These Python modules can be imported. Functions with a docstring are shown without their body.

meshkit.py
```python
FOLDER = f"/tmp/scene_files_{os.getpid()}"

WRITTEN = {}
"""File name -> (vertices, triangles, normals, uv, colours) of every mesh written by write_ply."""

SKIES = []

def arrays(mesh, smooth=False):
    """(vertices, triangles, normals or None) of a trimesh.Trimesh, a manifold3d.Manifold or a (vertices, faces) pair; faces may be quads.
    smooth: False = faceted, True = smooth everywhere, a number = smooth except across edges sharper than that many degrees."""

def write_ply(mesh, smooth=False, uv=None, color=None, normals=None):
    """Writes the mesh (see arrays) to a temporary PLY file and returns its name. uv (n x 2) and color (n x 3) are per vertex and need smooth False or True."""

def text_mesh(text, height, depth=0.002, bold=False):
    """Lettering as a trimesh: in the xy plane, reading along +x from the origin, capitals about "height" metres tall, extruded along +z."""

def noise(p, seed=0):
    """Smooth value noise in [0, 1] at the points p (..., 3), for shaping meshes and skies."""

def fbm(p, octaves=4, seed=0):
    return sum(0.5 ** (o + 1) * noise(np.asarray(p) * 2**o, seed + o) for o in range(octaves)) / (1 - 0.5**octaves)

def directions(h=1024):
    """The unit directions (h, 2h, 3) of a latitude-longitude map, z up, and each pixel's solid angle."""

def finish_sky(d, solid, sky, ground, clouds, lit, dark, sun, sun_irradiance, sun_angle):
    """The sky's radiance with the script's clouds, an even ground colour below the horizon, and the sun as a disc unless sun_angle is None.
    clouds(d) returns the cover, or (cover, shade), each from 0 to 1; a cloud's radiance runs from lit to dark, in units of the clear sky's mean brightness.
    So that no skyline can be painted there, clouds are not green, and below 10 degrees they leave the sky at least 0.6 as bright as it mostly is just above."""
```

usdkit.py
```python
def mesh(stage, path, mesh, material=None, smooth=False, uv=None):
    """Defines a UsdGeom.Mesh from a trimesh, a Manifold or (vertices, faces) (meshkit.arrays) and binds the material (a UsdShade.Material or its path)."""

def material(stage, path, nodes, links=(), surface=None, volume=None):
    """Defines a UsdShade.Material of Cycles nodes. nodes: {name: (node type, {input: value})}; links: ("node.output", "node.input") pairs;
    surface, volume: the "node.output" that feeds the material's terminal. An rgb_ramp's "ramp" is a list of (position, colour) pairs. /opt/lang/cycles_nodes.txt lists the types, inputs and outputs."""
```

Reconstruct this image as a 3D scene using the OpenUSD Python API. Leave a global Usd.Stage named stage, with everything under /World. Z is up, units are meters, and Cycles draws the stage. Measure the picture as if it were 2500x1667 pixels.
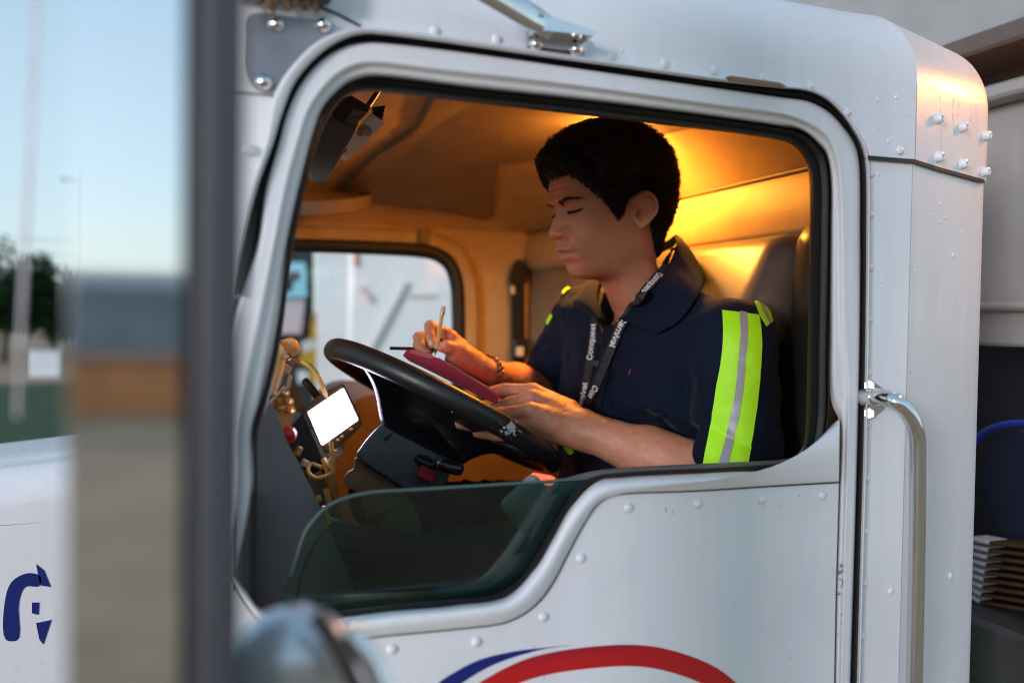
import math, random
import numpy as np, trimesh, usdkit, meshkit
import shapely
from shapely.geometry import Polygon
from pxr import Usd, UsdGeom, UsdLux, UsdShade, Sdf, Gf, Vt

stage = Usd.Stage.CreateInMemory()
UsdGeom.SetStageUpAxis(stage, 'Z')
UsdGeom.Xform.Define(stage, '/World')
UsdGeom.Scope.Define(stage, '/World/Looks')
rng = np.random.default_rng(7)

# ---------------------------------------------------------------- camera, sky, sun, exposure
EYE = np.array([0.0, -0.85, 1.9])
def camera_axes(yaw, pitch, roll):
    y, p, r = np.radians([yaw, pitch, roll])
    F = np.array([np.sin(y) * np.cos(p), np.cos(y) * np.cos(p), np.sin(p)])
    Rt = np.array([np.cos(y), -np.sin(y), 0.0]); Up = np.cross(Rt, F)
    c, s = np.cos(r), np.sin(r)
    return np.array([c * Rt + s * Up, -s * Rt + c * Up, F])
AX = camera_axes(21.0114, -1.3603, 0.9167)
FPX = 2126.0                                   # focal length in pixels of a 2500 wide frame
cam = UsdGeom.Camera.Define(stage, '/World/Camera')
m4 = np.eye(4); m4[0, :3], m4[1, :3], m4[2, :3], m4[3, :3] = AX[0], AX[1], -AX[2], EYE
cam.AddTransformOp().Set(Gf.Matrix4d(m4.tolist()))
cam.CreateHorizontalApertureAttr(36.0); cam.CreateVerticalApertureAttr(24.0)
cam.CreateFocalLengthAttr(36.0 * FPX / 2500.0)
cam.CreateFStopAttr(2.3); cam.CreateFocusDistanceAttr(1.22)
cam.CreateClippingRangeAttr(Gf.Vec2f(0.03, 5000.0))
EXPOSURE = 1.80
cam.CreateExposureAttr(EXPOSURE)

SUN_DIR = np.array([-0.80, -0.58, 0.15]); SUN_DIR /= np.linalg.norm(SUN_DIR)   # towards the sun: low, behind the photographer's left
sun = UsdLux.DistantLight.Define(stage, '/World/sun')
sun.CreateIntensityAttr(0.14); sun.CreateAngleAttr(12.0); sun.CreateColorAttr(Gf.Vec3f(0.95, 0.90, 1.0))
sun.CreateNormalizeAttr(True) if hasattr(sun, 'CreateNormalizeAttr') else None
zc = SUN_DIR; xc = np.cross([0, 0, 1.0], zc); xc /= np.linalg.norm(xc); yc = np.cross(zc, xc)
sm = np.eye(4); sm[0, :3], sm[1, :3], sm[2, :3] = xc, yc, zc
sun.AddTransformOp().Set(Gf.Matrix4d(sm.tolist()))
dome = UsdLux.DomeLight.Define(stage, '/World/sky')
dome.GetPrim().SetCustomDataByKey('kind', 'structure')
dome.GetPrim().SetCustomDataByKey('label', 'pale blue evening sky above the yard')
skym = usdkit.material(stage, '/World/Looks/sky', {
    's': ('sky_texture', {'sky_type': 'single_scattering', 'sun_disc': False, 'sun_elevation': math.asin(SUN_DIR[2]), 'sun_rotation': math.atan2(SUN_DIR[0], SUN_DIR[1]), 'altitude': 100.0, 'air_density': 1.0, 'aerosol_density': 1.0, 'ozone_density': 3.0}),
    'tc': ('texture_coordinate', {}), 'sx': ('separate_xyz', {}), 'mr': ('map_range', {'from_min': 0.0, 'from_max': 0.75}), 'cr': ('rgb_ramp', {'ramp': [(0, (2.0, 2.35, 2.5)), (.25, (1.75, 2.2, 2.45)), (.6, (1.2, 1.8, 2.25)), (1, (.95, 1.55, 2.1))]}),
    'v': ('mix', {'mix_type': 'mix', 'fac': 0.76}),   # thin high cloud
    'b': ('background_shader', {'strength': 0.10})}, [('tc.generated', 'sx.vector'), ('sx.z', 'mr.value'), ('mr.result', 'cr.fac'), ('cr.color', 'v.color2'), ('s.color', 'v.color1'), ('v.color', 'b.color')], surface='b.background')
UsdShade.MaterialBindingAPI.Apply(dome.GetPrim()).Bind(skym)

# ---------------------------------------------------------------- helpers
def ray(sx, sy):
    return AX[2] + AX[0] * ((sx - 1250.0) / FPX) - AX[1] * ((sy - 833.5) / FPX)
def P(sx, sy, Y):
    d = ray(sx, sy); return EYE + d * ((Y - EYE[1]) / d[1])
def PXp(sx, sy, X):
    d = ray(sx, sy); return EYE + d * ((X - EYE[0]) / d[0])
def PD(sx, sy, z):
    return EYE + ray(sx, sy) * z
def PP(pts, Y):
    Y = np.broadcast_to(Y, len(pts)); return np.array([P(a, b, y) for (a, b), y in zip(pts, Y)])
def project(p):
    a = (np.atleast_2d(p) - EYE) @ AX.T
    return np.c_[1250 + FPX * a[:, 0] / a[:, 2], 833.5 - FPX * a[:, 1] / a[:, 2]]

counts = {}
def numbered(parent, name):
    n = counts.get((parent, name), 0); counts[(parent, name)] = n + 1
    return f'{parent}/{name}' if n == 0 else f'{parent}/{name}_{n:03d}'
def tag(prim, label=None, cat=None, group=None, kind=None):
    for k, v in (('label', label), ('category', cat), ('group', group), ('kind', kind)):
        if v: prim.SetCustomDataByKey(k, v)
    return prim
def thing(name, label, cat, group=None, loc=None):
    path = numbered('/World', name); x = UsdGeom.Xform.Define(stage, path)
    if loc is not None: x.AddTranslateOp().Set(Gf.Vec3d(*map(float, loc)))
    tag(x.GetPrim(), label, cat, group); return path
def obj(name, mesh, mat, parent='/World', smooth=40, label=None, cat=None, group=None, kind=None):
    path = numbered(parent, name)
    m = usdkit.mesh(stage, path, mesh, mat, smooth=smooth)
    tag(m.GetPrim(), label, cat, group, kind); return path

def cat_(*ms): return trimesh.util.concatenate([m for m in ms])
def tm(v, f): return trimesh.Trimesh(np.asarray(v, float), np.asarray(f, int), process=False)
def spline(pts, n, closed=False):
    """Catmull-Rom (centripetal) through pts (k,d), n samples in all, evenly by key segments."""
    p = np.asarray(pts, float); k = len(p)
    if closed: q = np.vstack([p[-1], p, p[0], p[1]]); segs = k
    else: q = np.vstack([2 * p[0] - p[1], p, 2 * p[-1] - p[-2]]); segs = k - 1
    t = np.linspace(0, segs, n, endpoint=not closed); i = np.minimum(t.astype(int), segs - 1); s = (t - i)[:, None]
    p0, p1, p2, p3 = q[i], q[i + 1], q[i + 2], q[i + 3]
    d1 = np.maximum(np.linalg.norm(p2 - p1, axis=1, keepdims=True), 1e-9) ** .5
    d0 = np.maximum(np.linalg.norm(p1 - p0, axis=1, keepdims=True), 1e-9) ** .5
    d2 = np.maximum(np.linalg.norm(p3 - p2, axis=1, keepdims=True), 1e-9) ** .5
    m1 = ((p1 - p0) / d0 - (p2 - p0) / (d0 + d1) + (p2 - p1) / d1) * d1
    m2 = ((p2 - p1) / d1 - (p3 - p1) / (d1 + d2) + (p3 - p2) / d2) * d1
    return (2 * p1 - 2 * p2 + m1 + m2) * s ** 3 + (-3 * p1 + 3 * p2 - 2 * m1 - m2) * s ** 2 + m1 * s + p1
def loft(rings, closed=False, caps=False, flip=False):
    """rings: list of (n,3) arrays."""
    R = np.array(rings); k, n = R.shape[:2]; v = R.reshape(-1, 3); f = []
    J = np.arange(n if closed else n - 1); J2 = (J + 1) % n
    for i in range(k - 1):
        a, b, c, d = i * n + J, i * n + J2, (i + 1) * n + J2, (i + 1) * n + J
        f.append(np.c_[a, b, c]); f.append(np.c_[a, c, d])
    f = np.vstack(f)
    if caps and closed:
        for i, s in ((0, 1), (k - 1, -1)):
            c = len(v); v = np.vstack([v, R[i].mean(0)])
            t = np.c_[np.full(n, c), i * n + J2, i * n + J]
            f = np.vstack([f, t if s > 0 else t[:, ::-1]])
    if flip: f = f[:, ::-1]
    return tm(v, f)
def tube(path, r, n=12, caps=True, squash=None):
    p = np.asarray(path, float); k = len(p); r = np.broadcast_to(r, k)
    t = np.gradient(p, axis=0); t /= np.maximum(np.linalg.norm(t, axis=1, keepdims=True), 1e-9)
    a = np.array([0, 0, 1.0]) if abs(t[0][2]) < .9 else np.array([1.0, 0, 0])
    rings = []; a = a - t[0] * a.dot(t[0]); a /= np.linalg.norm(a); th = np.linspace(0, 2 * np.pi, n, endpoint=False)
    for i in range(k):
        a = a - t[i] * a.dot(t[i]); a /= np.linalg.norm(a); b = np.cross(t[i], a)
        q = (1, 1) if squash is None else squash
        rings.append(p[i] + r[i] * (np.outer(np.cos(th) * q[0], a) + np.outer(np.sin(th) * q[1], b)))
    m = loft(rings, True, caps); 
    return m
def sweep_profile(path, prof, up, closed_prof=True):
    """prof (m,2) in (side, up) swept along path; up vector fixed."""
    p = np.asarray(path, float); t = np.gradient(p, axis=0); t /= np.linalg.norm(t, axis=1, keepdims=True)
    rings = []
    for q, d in zip(p, t):
        s = np.cross(d, up); s /= np.linalg.norm(s); u = np.cross(s, d)
        rings.append(q + np.outer(prof[:, 0], s) + np.outer(prof[:, 1], u))
    return loft(rings, closed_prof, closed_prof)
def rbox(size, r=.01, n=3):
    """rounded box, centred"""
    s = np.asarray(size, float) / 2; r = min(r, s.min() * .98)
    b = trimesh.creation.icosphere(2, 1.0); v = b.vertices
    w = np.sign(np.where(np.abs(v) < 1e-6, 0, v)) * (s - r)
    pts = []
    for sx in (-1, 1):
        for sy in (-1, 1):
            for sz in (-1, 1): pts.append(v * r + np.array([sx, sy, sz]) * (s - r))
    return trimesh.convex.convex_hull(np.vstack(pts))
def cbox(size, c=.004):
    """chamfered box"""
    s = np.asarray(size, float) / 2; c = min(c, s.min() * .9); pts = []
    for sx in (-1, 1):
        for sy in (-1, 1):
            for sz in (-1, 1):
                g = np.array([sx, sy, sz])
                for k in range(3):
                    q = s - c; q[k] = s[k]; pts.append(q * g)
    return trimesh.convex.convex_hull(np.array(pts))
def place(m, R=None, t=None):
    m = m.copy(); v = m.vertices
    if R is not None: v = v @ np.asarray(R).T
    if t is not None: v = v + np.asarray(t)
    m.vertices = v
    return m
def basis(x, y):
    """columns: x axis, y orthogonalised, z"""
    x = np.asarray(x, float); x = x / np.linalg.norm(x); y = np.asarray(y, float); y = y - x * x.dot(y); y /= np.linalg.norm(y)
    return np.c_[x, y, np.cross(x, y)]
def slab(pts3, thick, axis=1, holes=()):
    """planar polygon given by 3D points of one plane (axis constant-ish): extruded by thick along +axis"""
    p = np.asarray(pts3, float); o = [k for k in range(3) if k != axis]
    poly = Polygon(p[:, o], [np.asarray(h, float)[:, o] for h in holes])
    if not poly.is_valid: poly = poly.buffer(0)
    gs = getattr(poly, 'geoms', [poly]); ms = []
    for g in gs:
        e = trimesh.creation.extrude_polygon(g, abs(thick), engine='earcut')
        v = np.zeros_like(e.vertices); v[:, o[0]] = e.vertices[:, 0]; v[:, o[1]] = e.vertices[:, 1]
        v[:, axis] = p[:, axis].mean() + np.sign(thick) * e.vertices[:, 2]
        ms.append(tm(v, e.faces))
    m = cat_(*ms); 
    if m.volume < 0: m.invert()
    return m
def dome_rivet(c, n, r=.008, h=.4):
    """low domed rivet head at c facing n"""
    th = np.linspace(0, 2 * np.pi, 14, endpoint=False); n = np.asarray(n, float) / np.linalg.norm(n)
    a = np.cross(n, [0.3, .2, .93]); a /= np.linalg.norm(a); b = np.cross(n, a); rings = []
    for ph in (0, .12, .45, .8, 1.15, 1.5):
        rr = r * np.cos(ph) if ph > 0 else r
        rings.append(c + n * (r * h * 2 * np.sin(ph)) + rr * (np.outer(np.cos(th), a) + np.outer(np.sin(th), b)))
    return loft(rings, True, True)

# ---------------------------------------------------------------- materials
def M(name, col, rough=.5, metal=0., var=0., scale=8., bump=0., bscale=150., coat=0., spec=.5, emit=None, col2=None, sss=0., sheen=0., detail=4., rvar=0., lo=.35, hi=.65, bdist=.002):
    nodes = {'p': ('principled_bsdf', {'base_color': col, 'roughness': rough, 'metallic': metal, 'specular_ior_level': spec, 'coat_weight': coat, 'coat_roughness': .08})}
    links = []
    if sss: nodes['p'][1].update(subsurface_weight=sss, subsurface_scale=.006, subsurface_radius=(1, .35, .2))
    if sheen: nodes['p'][1].update(sheen_weight=sheen, sheen_roughness=.4)
    if emit: nodes['p'][1].update(emission_color=emit[0], emission_strength=emit[1])
    if var or bump or rvar: nodes['tc'] = ('texture_coordinate', {})
    if var or rvar:
        c2 = col2 if col2 is not None else tuple(np.array(col) * (1 - var))
        nodes['n'] = ('noise_texture', {'scale': scale, 'detail': detail, 'roughness': .6}); links.append(('tc.object', 'n.vector'))
        if var:
            nodes['r'] = ('rgb_ramp', {'ramp': [(0, c2), (lo, c2), (hi, col), (1, col)]}); links += [('n.fac', 'r.fac'), ('r.color', 'p.base_color')]
        if rvar:
            nodes['mr'] = ('map_range', {'from_min': .3, 'from_max': .7, 'to_min': rough - rvar, 'to_max': rough + rvar}); links += [('n.fac', 'mr.value'), ('mr.result', 'p.roughness')]
    if bump:
        nodes['bn'] = ('noise_texture', {'scale': bscale, 'detail': 3.0}); nodes['b'] = ('bump', {'strength': bump, 'distance': bdist})
        links += [('tc.object', 'bn.vector'), ('bn.fac', 'b.height'), ('b.normal', 'p.normal')]
    return usdkit.material(stage, '/World/Looks/' + name, nodes, links, surface='p.BSDF')
def glass_mat(name, tint, refl=1.0, rough=.0):
    return usdkit.material(stage, '/World/Looks/' + name, {'t': ('transparent_bsdf', {'color': tint}), 'g': ('glossy_bsdf', {'color': (refl,) * 3, 'roughness': rough}), 'f': ('fresnel', {'IOR': 1.5}), 'm': ('mix_closure', {})},
                           [('f.fac', 'm.fac'), ('t.BSDF', 'm.closure1'), ('g.BSDF', 'm.closure2')], surface='m.closure')

def paint_mat():
    """white truck paint: faint vertical rain streaks, grime flecks, fine orange peel"""
    n = {'tc': ('texture_coordinate', {}), 'mp': ('mapping', {'scale': (22., 22., 1.6)}),
         'st': ('noise_texture', {'scale': 3.0, 'detail': 5., 'roughness': .6}), 'sr': ('rgb_ramp', {'ramp': [(0, (.72, .72, .72)), (.42, (.76, .765, .775)), (.6, (.785, .79, .80)), (1, (.79, .795, .805))]}),
         'fl': ('noise_texture', {'scale': 150., 'detail': 3.}), 'fr': ('rgb_ramp', {'ramp': [(0, (1., 1., 1.)), (.71, (1., 1., 1.)), (.77, (.66, .63, .58)), (1, (.5, .48, .45))]}),
         'big': ('noise_texture', {'scale': 2.2, 'detail': 3.}), 'br': ('rgb_ramp', {'ramp': [(0, (.80, .80, .82)), (.38, (.90, .90, .915)), (.55, (1., 1., 1.)), (1, (1., 1., 1.))]}),
         'm1': ('mix', {'mix_type': 'multiply', 'fac': 1.0}), 'm2': ('mix', {'mix_type': 'multiply', 'fac': 1.0}),
         'rr': ('map_range', {'from_min': .3, 'from_max': .7, 'to_min': .42, 'to_max': .26}),
         'pe': ('noise_texture', {'scale': 60., 'detail': 2.}), 'bu': ('bump', {'strength': .10, 'distance': .002}),
         'p': ('principled_bsdf', {'roughness': .32, 'coat_weight': .25, 'coat_roughness': .1})}
    l = [('tc.object', 'mp.vector'), ('mp.vector', 'st.vector'), ('st.fac', 'sr.fac'), ('tc.object', 'fl.vector'), ('fl.fac', 'fr.fac'), ('tc.object', 'big.vector'), ('big.fac', 'br.fac'),
         ('sr.color', 'm1.color1'), ('fr.color', 'm1.color2'), ('m1.color', 'm2.color1'), ('br.color', 'm2.color2'), ('m2.color', 'p.base_color'),
         ('st.fac', 'rr.value'), ('rr.result', 'p.roughness'), ('tc.object', 'pe.vector'), ('pe.fac', 'bu.height'), ('bu.normal', 'p.normal')]
    return usdkit.material(stage, '/World/Looks/white_paint', n, l, surface='p.BSDF')
WHITE = paint_mat()
RUBBER = M('black_rubber', (.012, .012, .013), .55, bump=.15, bscale=300)
CHROME = M('polished_steel', (.78, .78, .79), .09, 1.0, rvar=.04, scale=30)
STEEL = M('brushed_steel', (.55, .54, .55), .28, 1.0, rvar=.06, scale=25)
GREYSTEEL = M('grey_zinc_plate', (.34, .33, .36), .4, .75, var=.25, scale=14)
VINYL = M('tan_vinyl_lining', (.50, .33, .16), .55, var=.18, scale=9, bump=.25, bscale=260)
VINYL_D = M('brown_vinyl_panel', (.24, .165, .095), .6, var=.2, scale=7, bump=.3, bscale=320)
DASH = M('charcoal_dash_plastic', (.062, .064, .074), .5, var=.25, scale=6, bump=.4, bscale=420)
TRIM = M('grey_door_trim', (.20, .21, .21), .5, var=.2, scale=9, bump=.3, bscale=380)
TANDASH = M('brown_dash_plastic', (.20, .115, .05), .55, var=.25, scale=8, bump=.3, bscale=300)
BLACKP = M('black_plastic', (.010, .010, .012), .35, bump=.2, bscale=350)
LEATHER = M('black_leather', (.020, .018, .017), .36, var=.3, scale=14, bump=.12, bscale=420, bdist=.001)
# ================================================================ the truck: one thing
TRUCK = thing('truck', 'white heavy truck with rivetted cab, its driver window rolled half down', 'truck')
# ---- traced outlines (frame of 2500 x 1667), unprojected onto the cab's side plane
GUT = [(575, 720), (588, 600), (614, 460), (647, 350), (671, 226), (720, 153), (776, 101), (833, 75), (885, 67), (954, 71), (1156, 97), (1285, 117), (1500, 151), (1743, 188), (1900, 210), (1972, 218), (2020, 238), (2059, 273), (2090, 316), (2112, 358), (2121, 402), (2123, 574), (2121, 800), (2116, 1100), (2110, 1300), (2100, 1667), (2094, 1900)]
GAS_O = [(577, 720), (597, 600), (628, 460), (667, 350), (687, 283), (720, 202), (776, 137), (833, 99), (885, 84), (938, 86), (1156, 115), (1285, 134), (1500, 164), (1743, 198), (1900, 215), (1969, 222), (2015, 241), (2053, 276), (2084, 318), (2107, 360), (2116, 402), (2118, 574), (2116, 800), (2111, 1100), (2105, 1300), (2095, 1667), (2089, 1900)]
GAS_I = [(590, 720), (628, 600), (650, 460), (681, 350), (699, 283), (732, 210), (784, 149), (841, 115), (897, 104), (954, 107), (1156, 131), (1285, 149), (1500, 180), (1743, 215), (1900, 237), (1977, 249), (2026, 276), (2065, 318), (2088, 356), (2097, 394), (2099, 430), (2100, 574), (2099, 800), (2094, 1050), (2087, 1300), (2076, 1667), (2070, 1900)]
FR_O = [(532, 1900), (534, 1667), (537, 1373), (543, 1200), (548, 1050), (557, 900), (570, 800), (590, 720), (628, 600), (650, 460), (681, 350), (699, 283), (732, 210), (784, 149), (841, 115), (897, 104), (954, 107), (1156, 131), (1500, 180), (1900, 237), (1977, 249), (2026, 276), (2065, 318), (2088, 356), (2097, 394), (2100, 574), (2099, 800), (2094, 1050), (2087, 1300), (2076, 1667), (2070, 1900)]
FR_I = [(560, 1900), (562, 1667), (566, 1480), (617, 1200), (618, 1048), (637, 980), (655, 900), (678, 780), (702, 600), (738, 440), (774, 307), (792, 263), (833, 218), (858, 202), (881, 194), (913, 190), (1156, 218), (1500, 256), (1900, 310), (1957, 321), (2000, 356), (2017, 380), (2027, 440), (2027, 574), (2026, 800), (2030, 980), (2049, 1030), (2048, 1177), (2040, 1450), (2036, 1667), (2031, 1900)]
WIN_O = [(613, 1373), (616, 1200), (618, 1048), (637, 980), (662, 830), (702, 600), (738, 440), (774, 307), (792, 263), (833, 218), (858, 202), (881, 194), (913, 190), (1156, 218), (1500, 256), (1900, 310), (1957, 321), (2000, 356), (2017, 380), (2027, 440), (2027, 574), (2022, 850), (2017, 1040), (1996, 1105), (1969, 1132), (1939, 1141), (1786, 1151), (1518, 1165), (1458, 1175), (1426, 1196), (1399, 1231), (1348, 1318), (1308, 1385), (1277, 1428), (1238, 1455), (1190, 1471), (1112, 1477), (954, 1491), (820, 1508), (735, 1512), (659, 1500), (625, 1478), (614, 1450)]
WIN_I = [(627, 1373), (628, 1200), (630, 1052), (652, 985), (684, 835), (716, 600), (750, 440), (786, 320), (803, 285), (838, 240), (858, 230), (881, 224), (913, 223), (1156, 250), (1500, 290), (1880, 338), (1931, 352), (1961, 383), (1972, 405), (1978, 440), (1979, 574), (1974, 850), (1969, 1040), (1962, 1090), (1950, 1115), (1930, 1126), (1786, 1139), (1518, 1153), (1450, 1163), (1416, 1184), (1388, 1220), (1336, 1308), (1297, 1374), (1267, 1415), (1230, 1440), (1186, 1456), (1110, 1462), (952, 1476), (818, 1492), (740, 1497), (668, 1487), (638, 1468), (628, 1448)]
SEAM = [(2048, 1177), (1890, 1186), (1694, 1198), (1520, 1205), (1489, 1211), (1457, 1231), (1430, 1270), (1387, 1349), (1348, 1424), (1316, 1467), (1277, 1499), (1230, 1520), (1151, 1531), (954, 1550), (875, 1558), (760, 1562), (690, 1552), (640, 1520), (600, 1470), (565, 1400)]
BEAD_I = [(2050, 1021), (2018, 1052), (1996, 1105), (1939, 1141), (1786, 1151), (1518, 1165), (1458, 1175), (1399, 1231), (1348, 1318), (1308, 1385), (1238, 1455), (1112, 1477), (954, 1491), (820, 1508), (735, 1512), (690, 1508), (659, 1500), (625, 1478), (600, 1440), (565, 1390)]
NS = 420
def ring(keys, Y, n=NS, closed=False):
    return np.array([P(a, b, Y) for a, b in spline(keys, n, closed)])
def mix2(a, b, t):
    return [(x0 + (x1 - x0) * t, y0 + (y1 - y0) * t) for (x0, y0), (x1, y1) in zip(a, b)]
# gutter lip and gasket round the door opening
lip = loft([ring(GUT, .0), ring(GUT, -.012), ring(mix2(GUT, GAS_O, .25), -.0165), ring(mix2(GUT, GAS_O, .8), -.0155), ring(GAS_O, -.011), ring(GAS_O, .02)])
obj('rain_gutter', lip, WHITE, TRUCK)
gas = loft([ring(GAS_O, .012), ring(mix2(GAS_O, GAS_I, .15), .0045), ring(mix2(GAS_O, GAS_I, .5), .002), ring(mix2(GAS_O, GAS_I, .85), .006), ring(GAS_I, .016)])
obj('door_gasket', gas, RUBBER, TRUCK)
# cab side, below and above the roof seam; the door opening is cut out
hole = np.array([P(a, b, 0.0) for a, b in spline(mix2(GUT, GAS_O, .3), 200)])
X0 = P(2229, 383, 0.0)[0]
def side_sheet(z0, z1, Y, th, xl0, xl1):
    box = Polygon([(xl0, z0), (X0, z0), (X0, z1), (xl1, z1)])
    hp = Polygon(np.vstack([hole[:, [0, 2]], [[hole[-1, 0], .4], [P(529, 1900, 0)[0], .4]], [P(a_, b_, 0)[[0, 2]] for a_, b_ in [(531, 1667), (535, 1373), (541, 1200), (546, 1050), (555, 900)]]])).buffer(0)
    g = box.difference(hp); ms = []
    for q in getattr(g, 'geoms', [g]):
        e = trimesh.creation.extrude_polygon(q, th, engine='earcut'); v = np.c_[e.vertices[:, 0], Y + e.vertices[:, 2], e.vertices[:, 1]]
        m = tm(v, e.faces)
        if m.volume < 0: m.invert()
        ms.append(m)
    return cat_(*ms)
ZSEAM = P(2150, 388, 0)[2]; ZR0 = P(1400, 0, 0)[2] - .035   # roof rounding starts

lo = side_sheet(.75, ZSEAM - .0015, .0005, .012, -.045, .0)
XR, YR = None, None
q = ray(2405, 300); k = q[0] / (q[1]);                         # right silhouette ray in plan
a45 = math.radians(19)
# end of the chamfer: X0 + a, Y = a*tan ; on the ray X = k (Y + .85)
aa = (k * .85 - X0) / (1 - k * math.tan(a45)); X1, Y1 = X0 + aa, aa * math.tan(a45)
plan = [(X0, 0.0)] + [(X0 + aa * t, Y1 * t) for t in (.02, .25, .5, .75, .96)]
for t in np.linspace(0, 1, 7): plan.append((X1 + .012 * math.sin(t * math.pi / 2), Y1 + .02 * (1 - math.cos(t * math.pi / 2)) + .002))
plan += [(X1 + .012, .3), (X1 + .012, 1.0), (X1 + .012, 1.9)]
plan = np.array(plan)
corner = loft([np.c_[plan, np.full(len(plan), z)] for z in (.75, 1.2, 1.6, ZSEAM - .0015)], flip=True)
cs = obj('cab_side', cat_(lo, corner), WHITE, TRUCK, smooth=25)
# roof cap: the same plan, closing over to the roof
front = [(.02, 0.0), (.2, 0), (.5, 0), (.8, 0)]
capplan = np.vstack([front, plan]); d = np.gradient(capplan, axis=0); nrm = np.c_[-d[:, 1], d[:, 0]]; nrm /= np.linalg.norm(nrm, axis=1, keepdims=True)
nrm[:4] = (0, 1); nrm[4] = (-.35, .94)
def cap_ring(inset, z):
    k = np.broadcast_to(np.asarray(inset, float), len(capplan)); q = capplan + nrm * k[:, None]; ta = math.tan(a45)
    if np.ndim(inset):
        q[5:, 0] = np.minimum(q[5:, 0], X1 + .012 - k[5:]); yl = (q[:, 0] - X0) * ta + k / math.cos(a45); q[5:, 1] = np.maximum(q[5:, 1], yl[5:])
    return np.c_[q, np.full(len(capplan), z)]
rr_ = np.full(len(capplan), .09)
rings = [cap_ring(-.003 + rr_ * 0, ZR0)]
for ph in np.linspace(.09, math.pi / 2, 13): rings.append(cap_ring(-.003 + rr_ * (1 - math.cos(ph)), ZR0 + .105 * math.sin(ph)))
last = rings[-1] * .02 + np.array([.45, .9, ZR0 + .135]) * .98; rings.append(last)
fl_ = loft([r[:5] for r in rings], flip=True)
pl_ = loft([np.c_[plan + nrm[4:] * -.003, np.full(len(plan), z)] for z in np.linspace(ZSEAM, ZR0, 9)[:-1]] + [r[4:] for r in rings], flip=True)
up = side_sheet(ZSEAM, ZR0, -.003, .012, .0, .02)
lipe = loft([np.c_[plan + nrm[4:] * -.003, np.full(len(plan), ZSEAM)], np.c_[plan + nrm[4:] * .006, np.full(len(plan), ZSEAM - .0008)]], flip=True)
obj('roof_cap', cat_(up, pl_, lipe, fl_), WHITE, TRUCK, smooth=30)
seam_pts = np.array([P(x, y, -.0034) for x, y in [(2117, 385), (2229, 394)]] + [(X0 + aa * t, Y1 * t - .003, ZSEAM - .001) for t in (.3, .6, .97)])
obj('roof_seam', sweep_profile(seam_pts, np.array([(-.002, -.0022), (.002, -.0022), (.002, .0022), (-.002, .0022)]), np.array([0, 0, 1.])), RUBBER, TRUCK)
# back wall outside, far side wall, roof inside are built with the lining below
# ---- door
DY = -.003
pan = [P(a, b, DY) for a, b in spline(SEAM[:16], 160)] + [P(a, b, DY) for a, b in [(690, 1552), (640, 1520), (600, 1470), (568, 1400), (563, 1667), (560, 2300), (2030, 2300), (2036, 1667), (2040, 1450)]]
dpan = slab(pan, .02)
DOOR = obj('door', dpan, WHITE, TRUCK, smooth=20)
def prof_loft(A, B, prof, n, m, flip=False):
    q = spline(np.array(prof, float) * np.array([1, 8]), m) / np.array([1, 8]); return loft([ring(mix2(A, B, t), y, n) for t, y in q], flip=flip)
fr = prof_loft(FR_O, FR_I, [(0, .018), (0, .003), (.015, -.001), (.05, -.004), (.12, -.0055), (.40, -.0063), (.52, -.0068), (.58, -.0058), (.66, -.0028), (.74, -.0006), (.84, .0008), (.93, .0045), (1, .012)], NS, 46, True)
obj('door_frame', fr, WHITE, DOOR, smooth=50)
nb = 400
bead = prof_loft(SEAM, BEAD_I, [(0, .008), (0, -.0025), (.02, -.0055), (.08, -.0082), (.2, -.0112), (.42, -.0145), (.65, -.0142), (.82, -.0102), (.94, -.0025), (1, .008), (1, .022)], nb, 40)
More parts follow.
